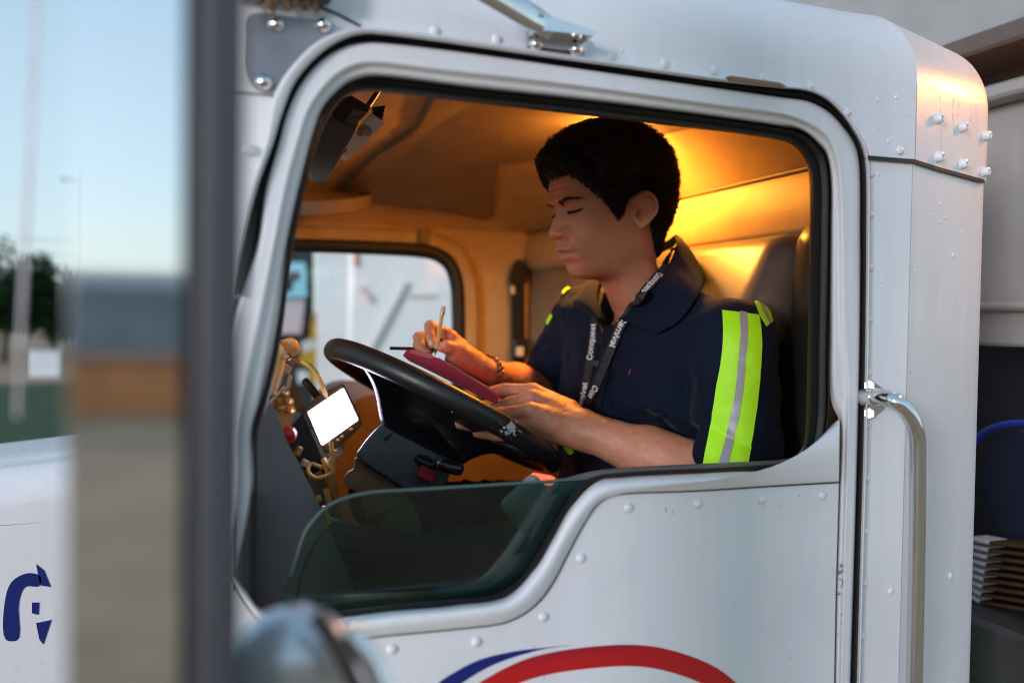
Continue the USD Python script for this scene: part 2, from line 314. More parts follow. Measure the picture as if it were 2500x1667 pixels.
obj('window_ledge', bead, WHITE, DOOR, smooth=60)
seam_c = [P(a, b, -.0042) for a, b in spline(SEAM, 220)]
obj('ledge_seam', tube(seam_c, .0011, 6), RUBBER, DOOR)
seal = loft([ring(WIN_O, .004, NS, True), ring(mix2(WIN_O, WIN_I, -.06), .016, NS, True), ring(mix2(WIN_O, WIN_I, .12), .0135, NS, True), ring(mix2(WIN_O, WIN_I, .45), .017, NS, True), ring(mix2(WIN_O, WIN_I, .52), .022, NS, True), ring(mix2(WIN_O, WIN_I, .85), .022, NS, True), ring(WIN_I, .03, NS, True), ring(mix2(WIN_O, WIN_I, 1.05), .05, NS, True)], closed=True, flip=True)
obj('window_seal', seal, RUBBER, DOOR)
# vertical strip line at the left of the door
obj('hinge_seam', tube([P(a, b, -.0042) for a, b in [(580, 1230), (578, 1330), (576, 1440)]], .0009, 6), RUBBER, DOOR)
# rivets of the door
RIV_D = [(1534, 1239), (1703, 1229), (1860, 1219), (2007, 1209), (1417, 1362), (1326, 1505), (1162, 1566), (956, 1584)]
for a, b in RIV_D: obj('rivet', dome_rivet(P(a, b, DY), (0, -1, 0), .0058, .33), WHITE, DOOR, smooth=True)
# rivets of the cab side
RIV_L = [(2120, 654), (2118, 782), (2116, 912), (2114, 1039), (2112, 1168), (2109, 1297), (2106, 1424), (2102, 1552), (2319, 1405), (2174, 1442), (2122, 425), (2121, 525)]
for a, b in RIV_L:
    Yr = 0.0 if a < 2229 else (P(a, b, 0)[0] - X0) * .0
    c = P(a + (4 if a < 2125 else 0), b, .0005)
    if a > 2240:
        dd = ray(a, b); kk = dd[0] / dd[1]; t = (kk * .85 - X0) / (1 - kk * math.tan(a45)); c = P(a, b, t * math.tan(a45)); obj('rivet', dome_rivet(c, (math.sin(a45), -math.cos(a45), 0), .005, .33), WHITE, cs, smooth=True)
    else: obj('rivet', dome_rivet(c, (0, -1, 0), .005, .33), WHITE, cs, smooth=True)
RIV_U = [(1977, 209), (2068, 274), (2196, 368), (1061, 77), (1212, 97), (1491, 137), (1621, 156), (1743, 172), (1862, 192), (608, 365), (2080, 80 - 400)]
for a, b in RIV_U[:-1]:
    obj('rivet', dome_rivet(P(a, b, -.003), (0, -1, 0), .0058, .33), WHITE, TRUCK + '/roof_cap', smooth=True)
# six socket bolts on the chamfered corner
cn = np.array([math.sin(a45), -math.cos(a45), 0])
for a, b in [(2281, 291), (2342, 312), (2399, 333), (2282, 385), (2342, 402), (2396, 421)]:
    dd = ray(a, b); kk = dd[0] / dd[1]; t = (kk * .85 - X0) / (1 - kk * math.tan(a45)); c = P(a, b, t * math.tan(a45))
    th = np.linspace(0, 2 * np.pi, 18, endpoint=False); e1 = np.array([math.cos(a45), math.sin(a45), 0]); e2 = np.array([0, 0, 1.])
    prof = [(.0078, 0), (.0078, .0035), (.0070, .0045), (.0066, .0048), (.0066, .0085), (.0058, .0105), (.0040, .0115), (.0033, .0115), (.0033, .007)]
    body = loft([c - cn * .0 + cn * h + r * (np.outer(np.cos(th), e1) + np.outer(np.sin(th), e2)) for r, h in prof], True)
    c2 = c + cn * .0072
    bolt = obj('corner_bolt', body, WHITE, TRUCK + '/roof_cap', smooth=35)
    hexr = c2 + .0036 * (np.outer(np.cos(th[::3]), e1) + np.outer(np.sin(th[::3]), e2))
    obj('socket', tm(np.vstack([hexr, c2 + cn * .0006]), [(i, (i + 1) % 6, 6) for i in range(6)]), BLACKP, TRUCK + '/roof_cap')
# ---- swoosh decals on the door: red arc with darker ends, navy arc
def arc_decal(outer, inner, Y, n=90):
    return loft([ring(outer, Y, n), ring(inner, Y, n)])
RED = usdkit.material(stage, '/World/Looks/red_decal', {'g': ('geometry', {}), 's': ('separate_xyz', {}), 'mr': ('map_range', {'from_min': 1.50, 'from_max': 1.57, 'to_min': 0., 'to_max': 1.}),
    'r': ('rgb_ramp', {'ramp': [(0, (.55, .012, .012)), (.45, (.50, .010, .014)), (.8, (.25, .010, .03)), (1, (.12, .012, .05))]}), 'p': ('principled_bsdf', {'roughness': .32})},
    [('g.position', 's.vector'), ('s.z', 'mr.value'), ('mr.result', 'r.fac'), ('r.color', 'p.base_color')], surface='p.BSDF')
NAVY = M('navy_decal', (.008, .018, .16), .3)
red_o = [(1090, 1760), (1140, 1690), (1200, 1648), (1290, 1606), (1400, 1583), (1530, 1573), (1610, 1580), (1700, 1606), (1760, 1636), (1810, 1680), (1850, 1740)]
red_i = [(1140, 1780), (1180, 1710), (1235, 1680), (1320, 1650), (1420, 1633), (1530, 1625), (1600, 1631), (1670, 1650), (1722, 1672), (1760, 1705), (1800, 1760)]
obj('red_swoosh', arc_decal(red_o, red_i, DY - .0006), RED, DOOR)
nav_o = [(1010, 1740), (1060, 1675), (1110, 1640), (1170, 1610), (1250, 1590), (1330, 1580), (1390, 1574)]
nav_i = [(1055, 1760), (1100, 1690), (1150, 1652), (1205, 1622), (1265, 1600), (1330, 1583), (1390, 1574.6)]
obj('navy_swoosh', arc_decal(nav_o, nav_i, DY - .0006), NAVY, DOOR)
# ---- window glass, rolled half down
GT = glass_mat('green_tinted_glass', (.56, .74, .68))
g_top = spline([(690, 1452), (715, 1390), (745, 1300), (770, 1265), (800, 1236), (840, 1217), (900, 1203), (1020, 1195), (1200, 1184), (1469, 1166), (1500, 1164)], 80)
GY = .034
low = [(1500, 1240), (1500, 1560), (640, 1560), (618, 1500), (640, 1475)]
gpts = [P(a, b, GY) for a, b in g_top] + [P(a, b, GY) for a, b in [(1460, 1230), (1400, 1330), (1330, 1450), (1240, 1520), (900, 1560), (690, 1560)]]
obj('window_glass', slab(gpts, .0045), GT, DOOR, smooth=False)
EDGE = M('glass_edge', (.07, .11, .105), .2)
obj('glass_edge', tube([P(a, b, GY + .002) for a, b in g_top[6:]], .0022, 8), EDGE, DOOR)
# inner door trim under the opening, grey, and the sill seen on top
tr_o = [(1990, 1125), (1939, 1150), (1786, 1160), (1518, 1176), (1464, 1190), (1399, 1245), (1308, 1400), (1238, 1470), (1112, 1490), (820, 1520), (660, 1520)]
tr_i = [(1960, 1112), (1900, 1122), (1786, 1128), (1560, 1139), (1440, 1151), (1340, 1188), (1268, 1290), (1215, 1365), (1160, 1418), (1060, 1438), (820, 1452), (640, 1462)]
tr_i = tr_i[:11]
n_ = 200
trim = loft([ring(tr_o, .04, n_), ring(mix2(tr_o, tr_i, .35), .043, n_), ring(mix2(tr_o, tr_i, .75), .05, n_), ring(mix2(tr_o, tr_i, .95), .065, n_), ring(tr_i, .09, n_), ring(mix2(tr_o, tr_i, .9), .14, n_), ring(mix2(tr_o, tr_i, .2), .15, n_)], flip=True)
obj('door_trim', trim, TRIM, DOOR, smooth=60)
# little knob / lever bump and lock square on the trim
obj('trim_bump', place(rbox((.055, .02, .11), .01), R=basis((.75, 0, .65), (0, 1, 0)), t=P(1330, 1275, .06)), TRIM, DOOR)
obj('trim_latch', place(rbox((.085, .012, .02), .006), R=basis((1, 0, .05), (0, 1, 0)), t=P(1130, 1450, .047)), TRIM, DOOR)
# small plastic stop at the right end of the sill
obj('window_stop', place(rbox((.045, .012, .012), .005), R=basis((.62, 0, .78), (0, 1, 0)), t=P(1972, 1096, .03)), TRIM, DOOR)
# ---- grab handle
hb = P(2128, 975, 0)
plate = slab([P(a, b, -.0005) for a, b in [(2112, 930), (2122, 928), (2160, 955), (2163, 975), (2150, 1000), (2120, 1022), (2112, 1018)]], -.004)
GH = obj('grab_handle', tube(np.array([P(a, b, y) for a, b, y in spline(np.array([(2126, 970, -.012), (2150, 968, -.032), (2180, 978, -.05), (2208, 998, -.056), (2228, 1030, -.058), (2238, 1070, -.058), (2239, 1130, -.058), (2238, 1300, -.058), (2231, 1667, -.058), (2226, 1950, -.058)]), 60)]), np.full(60, .0098), 24), CHROME, TRUCK, smooth=60)
obj('handle_plate', plate, CHROME, GH)
obj('handle_collar', tube([P(2118, 970, -.004), P(2126, 970, -.013), P(2140, 969, -.024)], [.013, .0125, .011], 20), CHROME, GH)
for a, b in [(2122, 941), (2122, 1009)]: obj('handle_bolt', tube([P(a, b, -.004), P(a, b, -.011)], .0062, 6), STEEL, GH, smooth=False)
# ---- hinge plate with three bolts, top left
hp_ = [(607, 45), (640, 35), (700, 44), (760, 52), (806, 58), (812, 75), (800, 88), (770, 110), (730, 145), (690, 195), (668, 215), (652, 226), (632, 222), (615, 205), (602, 165), (603, 100)]
HP = obj('mirror_plate', slab([P(a, b, -.005) for a, b in spline(hp_, 60, True)], -.005), GREYSTEEL, TRUCK, smooth=25)
for a, b in [(675, 60), (790, 62), (644, 201)]: obj('plate_bolt', dome_rivet(P(a, b, -.0098), (0, -1, 0), .0075, .45), CHROME, HP, smooth=True)
mbr = [(560, -60), (815, -60), (812, 0), (800, 12), (770, 14), (690, 3), (640, -6), (560, -8)]
obj('mirror_bracket', slab([P(a, b, -.012) for a, b in mbr], -.02), BLACKP, TRUCK)
obj('roof_trim_line', tube([P(a, b, -.0045) for a, b in [(770, 12), (830, 38), (880, 64)]], .0013, 6), RUBBER, TRUCK)
# ---- chrome mirror arm and its foot above the door
foot = np.array([P(a, b, -.005) for a, b in [(1286, 117), (1286, 78), (1296, 66), (1325, 62), (1428, 94), (1424, 132)]])
MA = obj('mirror_arm', tube(np.array([P(a, b, y) for a, b, y in spline(np.array([(1170, -40, -.06), (1230, -2, -.055), (1280, 30, -.048), (1318, 52, -.036), (1345, 72, -.03)]), 26)]), np.linspace(.0125, .0095, 26), 16, squash=(1.25, .45)), CHROME, TRUCK, smooth=60)
obj('arm_foot', slab(foot, -.007), STEEL, MA)
wedge = np.array([P(a, b, -.012) for a, b in [(1288, 92), (1292, 74), (1300, 66), (1328, 63), (1428, 95), (1424, 106)]])
obj('arm_clamp', slab(wedge, -.026), CHROME, MA)
for a, b in [(1308, 109), (1405, 122)]: obj('foot_bolt', dome_rivet(P(a, b, -.0118), (0, -1, 0), .0075, .5), CHROME, MA, smooth=True)
obj('foot_nut', tube([P(1316, 42, -.04), P(1316, 34, -.04)], .0055, 6), STEEL, MA)
# ---- bronze reflector plate on the gutter
obj('gutter_tag', slab([P(a, b, -.0168) for a, b in [(1770, 190), (1780, 187), (1900, 204), (1917, 213), (1905, 214), (1780, 198)]], -.003), M('bronze_plate', (.26, .13, .08), .45, .5), TRUCK)
# ================================================================ inside of the cab
YN, YF, XB, XFNT, ZW = .10, 1.62, 1.0, .02, 2.165
def ceil_z(X, Y):
    s = np.clip((Y - YN) / (YF - YN), 0, 1); b = np.sin(np.pi * s) ** .55
    e = np.clip((XB - X) / .22, 0, 1); e = 1 - (1 - e) ** 2
    e2 = np.clip((X - XFNT + .02) / .5, 0, 1)
    return ZW + .150 * b * e * (.35 + .65 * e2)
gx, gy = np.meshgrid(np.linspace(XFNT, XB, 70), np.linspace(YN, YF, 80), indexing='ij')
gz = ceil_z(gx, gy) + .003 * (meshkit.noise(np.c_[gx.ravel() * 9, gy.ravel() * 9, gx.ravel() * 0]).reshape(gx.shape) - .5)
ceil = loft(list(np.stack([gx, gy, gz], -1)))
obj('headliner', ceil, VINYL, TRUCK, smooth=True)
# dropped dark panel of the headliner: rounded outline, 12 mm lower
def on_ceiling(sx, sy, drop=0.):
    d = ray(sx, sy); Y = .5
    ts = np.linspace(.9, 3.2, 600); pts = EYE + np.outer(ts, d); g = pts[:, 2] - ceil_z(pts[:, 0], pts[:, 1]) + drop
    i = np.argmax(g > 0); q = pts[i].copy(); q[1] = max(q[1], YN + .03); q[0] = min(q[0], XB - .05); q[2] = ceil_z(q[0], q[1]) - drop; return q
far_e = [on_ceiling(a, b) for a, b in [(1000, 318), (930, 362), (862, 425), (838, 455), (870, 478), (960, 497), (1060, 508), (1200, 530)]]
po = spline(np.array([q[:2] for q in far_e] + [(.62, 1.28), (.80, 1.15), (.87, .85), (.88, .5), (.84, .22), (.6, .17), (.38, .18)]), 110, True)
top_ = np.array([(x, y, ceil_z(x, y) + .001) for x, y in po]); cen = np.array([.55, .62, 0])
def shr(p, k, dz): q = cen + (p - cen) * k; q[:, 2] = [ceil_z(x, y) for x, y in q[:, :2]]; q[:, 2] += dz; return q
rs = [shr(top_, 1.0, .002), shr(top_, .992, -.009), shr(top_, .975, -.0125)] + [shr(top_, k, -.013) for k in np.linspace(.95, .01, 22)]
obj('headliner_panel', loft(rs, True, flip=True), VINYL_D, TRUCK, smooth=60)
# overhead speaker pod, front far side
sp = on_ceiling(800, 515, .0)
sp = P(800, 508, 1.38)
th = np.linspace(0, 2 * np.pi, 40, endpoint=False)
pod = [sp + np.array([.115 * r * math.cos(t), .075 * r * math.sin(t), h - .035 * math.sin(t)]) for r, h in [] for t in th]
rings = []
for r, h in [(1.08, .03), (1.0, -.004), (.93, -.008), (.9, -.002), (.6, -.004), (.2, -.005), (.02, -.005)]:
    rings.append(np.c_[sp[0] + .105 * r * np.cos(th), sp[1] + .085 * r * np.sin(th), sp[2] + h + .02 * r * np.sin(th) + .016 * r * np.cos(th)])
obj('ceiling_speaker', loft(rings, True), VINYL_D, TRUCK, smooth=30)
# back wall: padded upper part, ledge, darker lower part
n = 40
yy = np.linspace(YN, YF, n)
def wall_line(x, z): return np.c_[np.full(n, x) if np.ndim(x) == 0 else x, yy, np.full(n, z) if np.ndim(z) == 0 else z]
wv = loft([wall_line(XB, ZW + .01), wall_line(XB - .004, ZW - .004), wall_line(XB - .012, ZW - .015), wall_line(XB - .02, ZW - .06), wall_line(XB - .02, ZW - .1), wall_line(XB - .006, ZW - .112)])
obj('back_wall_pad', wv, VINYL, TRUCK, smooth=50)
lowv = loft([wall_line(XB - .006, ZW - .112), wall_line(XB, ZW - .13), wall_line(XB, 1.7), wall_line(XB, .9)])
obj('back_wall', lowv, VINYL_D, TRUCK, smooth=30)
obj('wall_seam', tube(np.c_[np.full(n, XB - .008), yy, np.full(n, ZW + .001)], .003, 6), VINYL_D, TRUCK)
# far side wall with its door window
def PF(pts, Y=YF): return np.array([P(a, b, Y) for a, b in pts])
wo = [(560, 612), (740, 612), (900, 617), (1020, 624), (1060, 632), (1088, 652), (1102, 690), (1107, 760), (1107, 860), (1104, 960), (1085, 1010), (1040, 1030), (800, 1040), (560, 1045), (430, 1000), (440, 700), (480, 640)]
wz = PF(spline(wo, 120, True))
fw = np.array([[-.10, YF, .9], [XB + .02, YF, .9], [XB + .02, YF, ZW + .02], [.0, YF, ZW + .02], [-.06, YF, 1.75]])
FWL = obj('far_side_wall', slab(fw, .02, holes=[wz]), VINYL, TRUCK, smooth=20)
def PFr(pts, Y, k): return PF([(x, y) for x, y in spline(pts, 140, True)], Y)
ctr = np.mean(wo, 0)
def grow(pts, px): 
    p = spline(pts, 140, True); d = np.gradient(p, axis=0); nn = np.c_[d[:, 1], -d[:, 0]]; nn /= np.linalg.norm(nn, axis=1, keepdims=True); return p + nn * px
FDOOR = obj('far_door', loft([PF(grow(wo, 62), YF + .005), PF(grow(wo, 60), YF - .022), PF(grow(wo, 54), YF - .03), PF(grow(wo, 30), YF - .03), PF(grow(wo, 26), YF - .02)], True, flip=True), VINYL, TRUCK, smooth=50)
obj('far_window_seal', loft([PF(grow(wo, 28), YF - .018), PF(grow(wo, 26), YF - .032), PF(grow(wo, 18), YF - .036), PF(grow(wo, 8), YF - .032), PF(grow(wo, 5), YF - .015), PF(grow(wo, -3), YF - .01), PF(grow(wo, -5), YF + .02)], True, flip=True), RUBBER, FDOOR, smooth=50)
obj('far_window_glass', slab(wz, .004), glass_mat('clear_glass', (.97, .99, .985)), FDOOR, smooth=False)
obj('far_window_catch', place(rbox((.035, .03, .045), .008), t=P(1034, 578, YF - .03)), VINYL_D, FDOOR)
# seat belt hanging on the far rear pillar
bx = 1265
BELT = obj('seat_belt', slab(PF([(bx - 17, 660), (bx + 15, 660), (bx + 18, 930), (bx - 14, 935)], YF - .04), .004), BLACKP, TRUCK)
obj('belt_anchor', loft([PF(spline([(1255, 640), (1268, 632), (1280, 645), (1290, 670), (1286, 690), (1260, 697), (1244, 685), (1248, 660)], 40, True), y) for y in (YF, YF - .045, YF - .05)], True, True), BLACKP, BELT, smooth=30)
obj('belt_buckle', place(rbox((.05, .03, .06), .01), t=P(1268, 850, YF - .06)), BLACKP, BELT)
CREAM = M('cream_plastic', (.72, .6, .42), .3)
obj('belt_button', place(rbox((.012, .01, .026), .004), t=P(1252, 708, YF - .05)), CREAM, BELT)
obj('belt_tongue', place(rbox((.024, .012, .03), .006), t=P(1270, 858, YF - .085)), CREAM, BELT)
# floor, front wall, windscreen frame, cowl
obj('cab_floor', slab(np.array([[-.05, .05, 1.02], [XB + .05, .05, 1.02], [XB + .05, YF + .02, 1.02], [-.05, YF + .02, 1.02]]), -.02, axis=2), DASH, TRUCK)
obj('firewall', cat_(slab(np.array([[-.045, .03, .9], [-.045, YF, .9], [-.045, YF, 1.73], [-.045, .03, 1.73]]), -.02, axis=0)), DASH, TRUCK)
obj('back_panel_outside', slab(np.array([[X1 - .02, .08, .75], [X1 - .02, 1.75, .75], [X1 - .02, 1.75, 2.22], [X1 - .02, .08, 2.22]]), .02, axis=0), WHITE, TRUCK)
# windscreen: raked frame with centre post and panes
wt, wb = np.array([.03, 2.17]), np.array([-.055, 1.74])
def wsp(s, y): return np.array([wt[0] + (wb[0] - wt[0]) * s, y, wt[1] + (wb[1] - wt[1]) * s])
WSF = obj('windscreen_frame', cat_(tube([wsp(0, .02), wsp(0, YF + .1)], .03, 10), tube([wsp(0, YF * .5 + .03), wsp(1, YF * .5 + .03)], .018, 10), tube([wsp(0, YF + .06), wsp(1, YF + .06)], .035, 10)), WHITE, TRUCK)
obj('windscreen_glass', slab(np.array([[wsp(0, .05)[0], 0, wsp(0, .05)[2]], [wsp(1, 0)[0], 0, wsp(1, 0)[2]], [wsp(1, 0)[0] - .004, 0, wsp(1, 0)[2]], [wsp(0, 0)[0] - .004, 0, wsp(0, 0)[2]]]) + np.array([0, .06, 0]), YF - .02), bpy_none if False else glass_mat('windscreen_pane', (.9, .96, .95)), WSF, smooth=False)
hoodx = [-.06, -.16, -.5, -1.0, -1.7]
def hood_z(x): return 1.69 + (x + .07) * .1
HD = [np.array([[x, .55, z] for x in hoodx]) for z in (.7, 1.3, 1.6)] + [np.array([[x, .55, hood_z(x) - .05] for x in hoodx])]
for ph in np.linspace(.2, math.pi / 2, 5): HD.append(np.array([[x, .55 + .05 * (1 - math.cos(ph)), hood_z(x) - .05 + .05 * math.sin(ph)] for x in hoodx]))
HD += [np.array([[x, y, hood_z(x) - .01] for x in hoodx]) for y in (.75, 1.0)] + [np.array([[x, 1.3, hood_z(x) - .08] for x in hoodx]), np.array([[x, 1.31, .7] for x in hoodx])]
BON = obj('bonnet', loft(HD, flip=True), WHITE, TRUCK, smooth=50)
# dome lamp: lit amber lens behind the driver's head
LP = np.array([.82, .74, ceil_z(.82, .74) - .030])
lampm = usdkit.material(stage, '/World/Looks/lit_amber_lens', {'e': ('emission', {'color': (1.0, .385, .05), 'strength': 145.0})}, [], surface='e.emission')
DL = obj('dome_lamp', place(rbox((.075, .12, .04), .008), t=LP + np.array([0, 0, .014])), VINYL_D, TRUCK)
obj('lamp_lens', place(rbox((.055, .10, .022), .009), t=LP + np.array([0, 0, -.008])), lampm, DL)
# ---- dash: near end panel (charcoal), far wrap-round console
end = [(617, 1000), (630, 985), (650, 978), (672, 1000), (702, 1080), (760, 1190), (800, 1280), (842, 1380), (868, 1452), (880, 1530), (600, 1530), (600, 1005)]
e0 = np.array([P(a, b, .135) for a, b in end])
DB = obj('dashboard', slab(e0, .045), DASH, TRUCK, smooth=30)
e1_ = np.array([P(a, b, .18) for a, b in [(600, 1040), (640, 1010), (690, 1100), (745, 1200), (790, 1290), (830, 1390), (850, 1500), (600, 1530)]])
obj('dash_body', slab(e1_, 1.35), TANDASH, DB, smooth=30)
obj('dash_seam', tube(np.array([P(a, b, .1345) for a, b in spline([(840, 1285), (790, 1300), (757, 1345), (735, 1400), (724, 1450), (718, 1530)], 30)]), .0012, 6), RUBBER, DB)
# round cover on the dash end, seen through the glass
# far console behind the column, amber in the lamp light
con = np.array([P(a, b, 1.05) for a, b in spline([(840, 1100), (850, 1000), (880, 972), (920, 962), (980, 966), (1060, 985), (1140, 1040), (1230, 1080), (1320, 1100)], 30)] + [P(a, b, 1.05) for a, b in [(1320, 1560), (700, 1560), (740, 1200)]])
obj('centre_console', slab(con, .45), TANDASH, TRUCK, smooth=30)
# switch cluster on the wrap-round panel: gold bezel with knobs, black panel, red knob
def panel(pts, Y, th, mat, name, parent=None, r=None):
    p = np.array([P(a, b, Y) for a, b in pts]); return obj(name, slab(p, th), mat, parent or DB, smooth=25)
GOLD = M('beige_switch_bezel', (.66, .42, .13), .3, .2)
panel([(660, 985), (698, 945), (724, 1000), (712, 1030), (690, 1062), (672, 1035)], .60, .03, GOLD, 'switch_bezel')
panel([(706, 958), (716, 918), (748, 1000), (742, 1012), (724, 1000)], .62, .06, VINYL_D, 'dash_vent_box')
for a, b in [(688, 977), (708, 979), (667, 991), (690, 997), (712, 1002), (700, 958)]:
    c = P(a, b, .595); obj('switch_knob', tube([c, c + np.array([-.006, -.016, .002]), c + np.array([-.007, -.019, .002])], [.0062, .0055, .002], 12), M('gold_knob_%d_%d' % (a, b), (.75, .62, .35), .25, .5) if False else GOLD, DB, smooth=50)
panel([(690, 1064), (738, 1010), (762, 1060), (800, 1150), (792, 1165), (750, 1215), (745, 1150), (700, 1075)], .61, .05, BLACKP, 'gauge_panel')
REDP = M('red_knob', (.55, .02, .02), .3)
c = P(704, 1060, .55)
obj('brake_knob', tube([c + np.array([0, .03, 0]), c, c + np.array([-.003, -.012, 0]), c + np.array([-.004, -.016, 0])], [.008, .014, .012, .004], 18), REDP, DB, smooth=50)
# pillar-side grip at the far left, cream
obj('pillar_grip', tube(np.array([P(a, b, .58) for a, b in spline([(655, 960), (664, 920), (672, 880), (674, 862), (690, 850)], 20)]), np.linspace(.014, .018, 20), 14), M('tan_grip', (.7, .42, .15), .45), TRUCK, smooth=60)
c = P(692, 853, .60)
obj('grip_head', place(rbox((.05, .04, .03), .012), R=basis((.9, 0, .3), (0, 1, 0)), t=c), M('tan_grip_head', (.7, .42, .15), .45), TRUCK)
# ---- driver's seat
SEAT = thing_seat = obj('driver_seat', cat_(place(rbox((.13, .50, .62), .055), R=basis((1, 0, -.10), (0, 1, 0)), t=(.955, .52, 1.60))), LEATHER, TRUCK, smooth=60)
obj('seat_cushion', place(rbox((.50, .50, .14), .05), R=basis((1, 0, .06), (0, 1, 0)), t=(.70, .50, 1.36)), LEATHER, SEAT, smooth=60)
obj('seat_bolster', place(rbox((.16, .11, .80), .05), R=basis((1, 0, -.06), (0, 1, 0)), t=(.975, .262, 1.67)), LEATHER, SEAT, smooth=60)
hr = spline(np.array([(1722, 655), (1728, 640), (1760, 612), (1810, 590), (1870, 575), (1920, 570), (1975, 580), (2020, 620), (2040, 700), (2030, 800), (1900, 830), (1800, 800), (1740, 720)]), 60, True)
hb_ = [np.array([P(a, b, y) for a, b in (hr - hr.mean(0)) * k + hr.mean(0)]) for y, k in ((.32, .7), (.325, .86), (.345, .96), (.375, 1.0), (.62, 1.0), (.66, .96), (.68, .86), (.685, .6))]
obj('headrest', place(rbox((.12, .50, .23), .058), R=basis((1, 0, -.55), (0, 1, 0)), t=(.935, .56, 1.945)), M('worn_grey_leather', (.10, .078, .062), .38, var=.3, scale=14, bump=.12, bscale=420, bdist=.001), SEAT, smooth=60)
c = P(1812, 640, .33)
# ================================================================ surroundings
GRAVEL = M('packed_tan_gravel', (.46, .285, .16), .9, var=.4, scale=.55, bump=.6, bscale=9, detail=8, bdist=.03)
S_ = 600
obj('ground', tm([(-S_, -S_, 0), (S_, -S_, 0), (S_, S_, 0), (-S_, S_, 0)], [(0, 1, 2), (0, 2, 3)]), GRAVEL, smooth=False, kind='structure', label='packed tan gravel yard')
def G(sx, y): # point of the ground seen at a picture column, at distance y along the ray
    d = ray(sx, 900); d = d / np.hypot(d[0], d[1]); return np.array([d[0] * y, EYE[1] + d[1] * y, 0])
GRASS = M('mown_grass', (.045, .085, .022), .9, var=.5, scale=2.5, bump=.8, bscale=40, bdist=.03)
gp = np.array([G(-900, 15), G(250, 14), G(300, 27), G(-900, 27)]); gp[:, 2] = .004
obj('grass', tm(gp, [(0, 2, 1), (0, 3, 2)]), GRASS, smooth=False, kind='structure', label='strip of mown green grass along the yard')
# trees beyond the yard: trunk and crown of leaf clumps
LEAF = usdkit.material(stage, '/World/Looks/dark_leaves', {'o': ('geometry', {}), 'r': ('rgb_ramp', {'ramp': [(0, (.016, .036, .016)), (.5, (.028, .058, .024)), (1, (.045, .085, .03))]}), 'd': ('diffuse_bsdf', {}), 't': ('translucent_bsdf', {}), 'm': ('mix_closure', {'fac': .25})},
    [('o.random_per_island', 'r.fac'), ('r.color', 'd.color'), ('r.color', 't.color'), ('d.BSDF', 'm.closure1'), ('t.BSDF', 'm.closure2')], surface='m.closure')
BARK = M('grey_bark', (.09, .07, .055), .9, var=.4, scale=12)
def tree(base, h, w, seed, label):
    r = np.random.default_rng(seed); t = thing('tree', label, 'tree', 'trees along the far side of the yard', base)
    limbs = [tube([(0, 0, -.1), (.1, 0, h * .25), (.05, .1, h * .55), (0, 0, h * .8)], [h * .03, h * .024, h * .016, h * .006], 10)]
    for k in range(9):
        a = r.uniform(0, 6.28); z = h * r.uniform(.25, .65); limbs.append(tube([(.05, .05, z), (math.cos(a) * w * .25, math.sin(a) * w * .25, z + h * .12), (math.cos(a) * w * .42, math.sin(a) * w * .42, z + h * .2)], [h * .011, h * .008, h * .003], 6))
    obj('trunk', cat_(*limbs), BARK, t)
    nc = 46; cc = r.normal(size=(nc, 3)); cc /= np.linalg.norm(cc, axis=1, keepdims=True); cc *= r.uniform(.25, 1, (nc, 1)) ** .5; cc = cc * np.array([w * .46, w * .46, h * .36]) + np.array([0, 0, h * .60])
    rr = r.uniform(.10, .19, nc) * w; n = 3400; k = r.integers(0, nc, n); d = r.normal(size=(n, 3)); d /= np.linalg.norm(d, axis=1, keepdims=True)
    p = cc[k] + d * (rr[k] * r.uniform(.6, 1.05, n))[:, None]; a = r.normal(size=(n, 3)); a /= np.linalg.norm(a, axis=1, keepdims=True); b = np.cross(a, d); b /= np.maximum(np.linalg.norm(b, axis=1, keepdims=True), 1e-6)
    s = (w * r.uniform(.018, .036, n))[:, None]; v = np.stack([p - a * s, p + b * s * .6, p + a * s, p - b * s * .6], 1).reshape(-1, 3); i = np.arange(n) * 4
    obj('crown', tm(v, np.vstack([np.c_[i, i + 1, i + 2], np.c_[i, i + 2, i + 3]])), LEAF, t, smooth=False)
for i, (sx, dist, h, w, lb) in enumerate([(-260, 40, 6.2, 7, 'tree just outside the left edge, dark and wide'), (8, 38, 4.6, 4.5, 'tall dark tree at the left edge of the picture'), (130, 46, 3.9, 6.5, 'low round dark tree left of the steel mirror edge'), (330, 50, 4.4, 6, 'bushy tree hidden behind the steel mirror'), (700, 60, 5.0, 6, 'tree far beyond the cab'), ]):
    if sx in (700, -260): continue
    tree(G(sx, dist), h, w, 20 + i, lb)
# white cabinet, overhead wires with their pole
CAB = thing('utility_cabinet', 'small white utility cabinet standing at the edge of the grass', 'cabinet', None, G(112, 29))
WPL = M('white_enamel', (.72, .74, .76), .4, var=.1, scale=2)
obj('cabinet_body', place(cbox((.85, .5, .72), .02), t=(0, 0, .40)), WPL, CAB); obj('plinth', place(cbox((.9, .55, .06), .01), t=(0, 0, .02)), M('grey_concrete', (.3, .29, .28), .9), CAB)
obj('cabinet_lid', place(cbox((.92, .56, .05), .012), t=(0, 0, .785)), WPL, CAB)
PL = thing('utility_pole', 'thin wooden utility pole carrying wires at far left', 'pole', None, G(205, 52))
obj('pole_shaft', tube([(0, 0, -.2), (0, 0, 9.5)], [.14, .10], 12), BARK, PL); obj('crossarm', place(cbox((2.2, .12, .12), .01), t=(0, 0, 9.0)), BARK, PL)
for k, (y0, lb) in enumerate([(536, 'upper thin overhead wire crossing the sky'), (572, 'middle thin overhead wire crossing the sky'), (612, 'lowest thin overhead wire crossing the sky')]):
    a, b = PD(-600, y0 - 12, 60), PD(900, y0 + 30, 50); t = np.linspace(0, 1, 24); q = a + np.outer(t, b - a); q[:, 2] -= 1.1 * np.sin(np.pi * t)
    obj('overhead_wire', tube(q, .02, 6), BLACKP, label=lb, cat='wire')
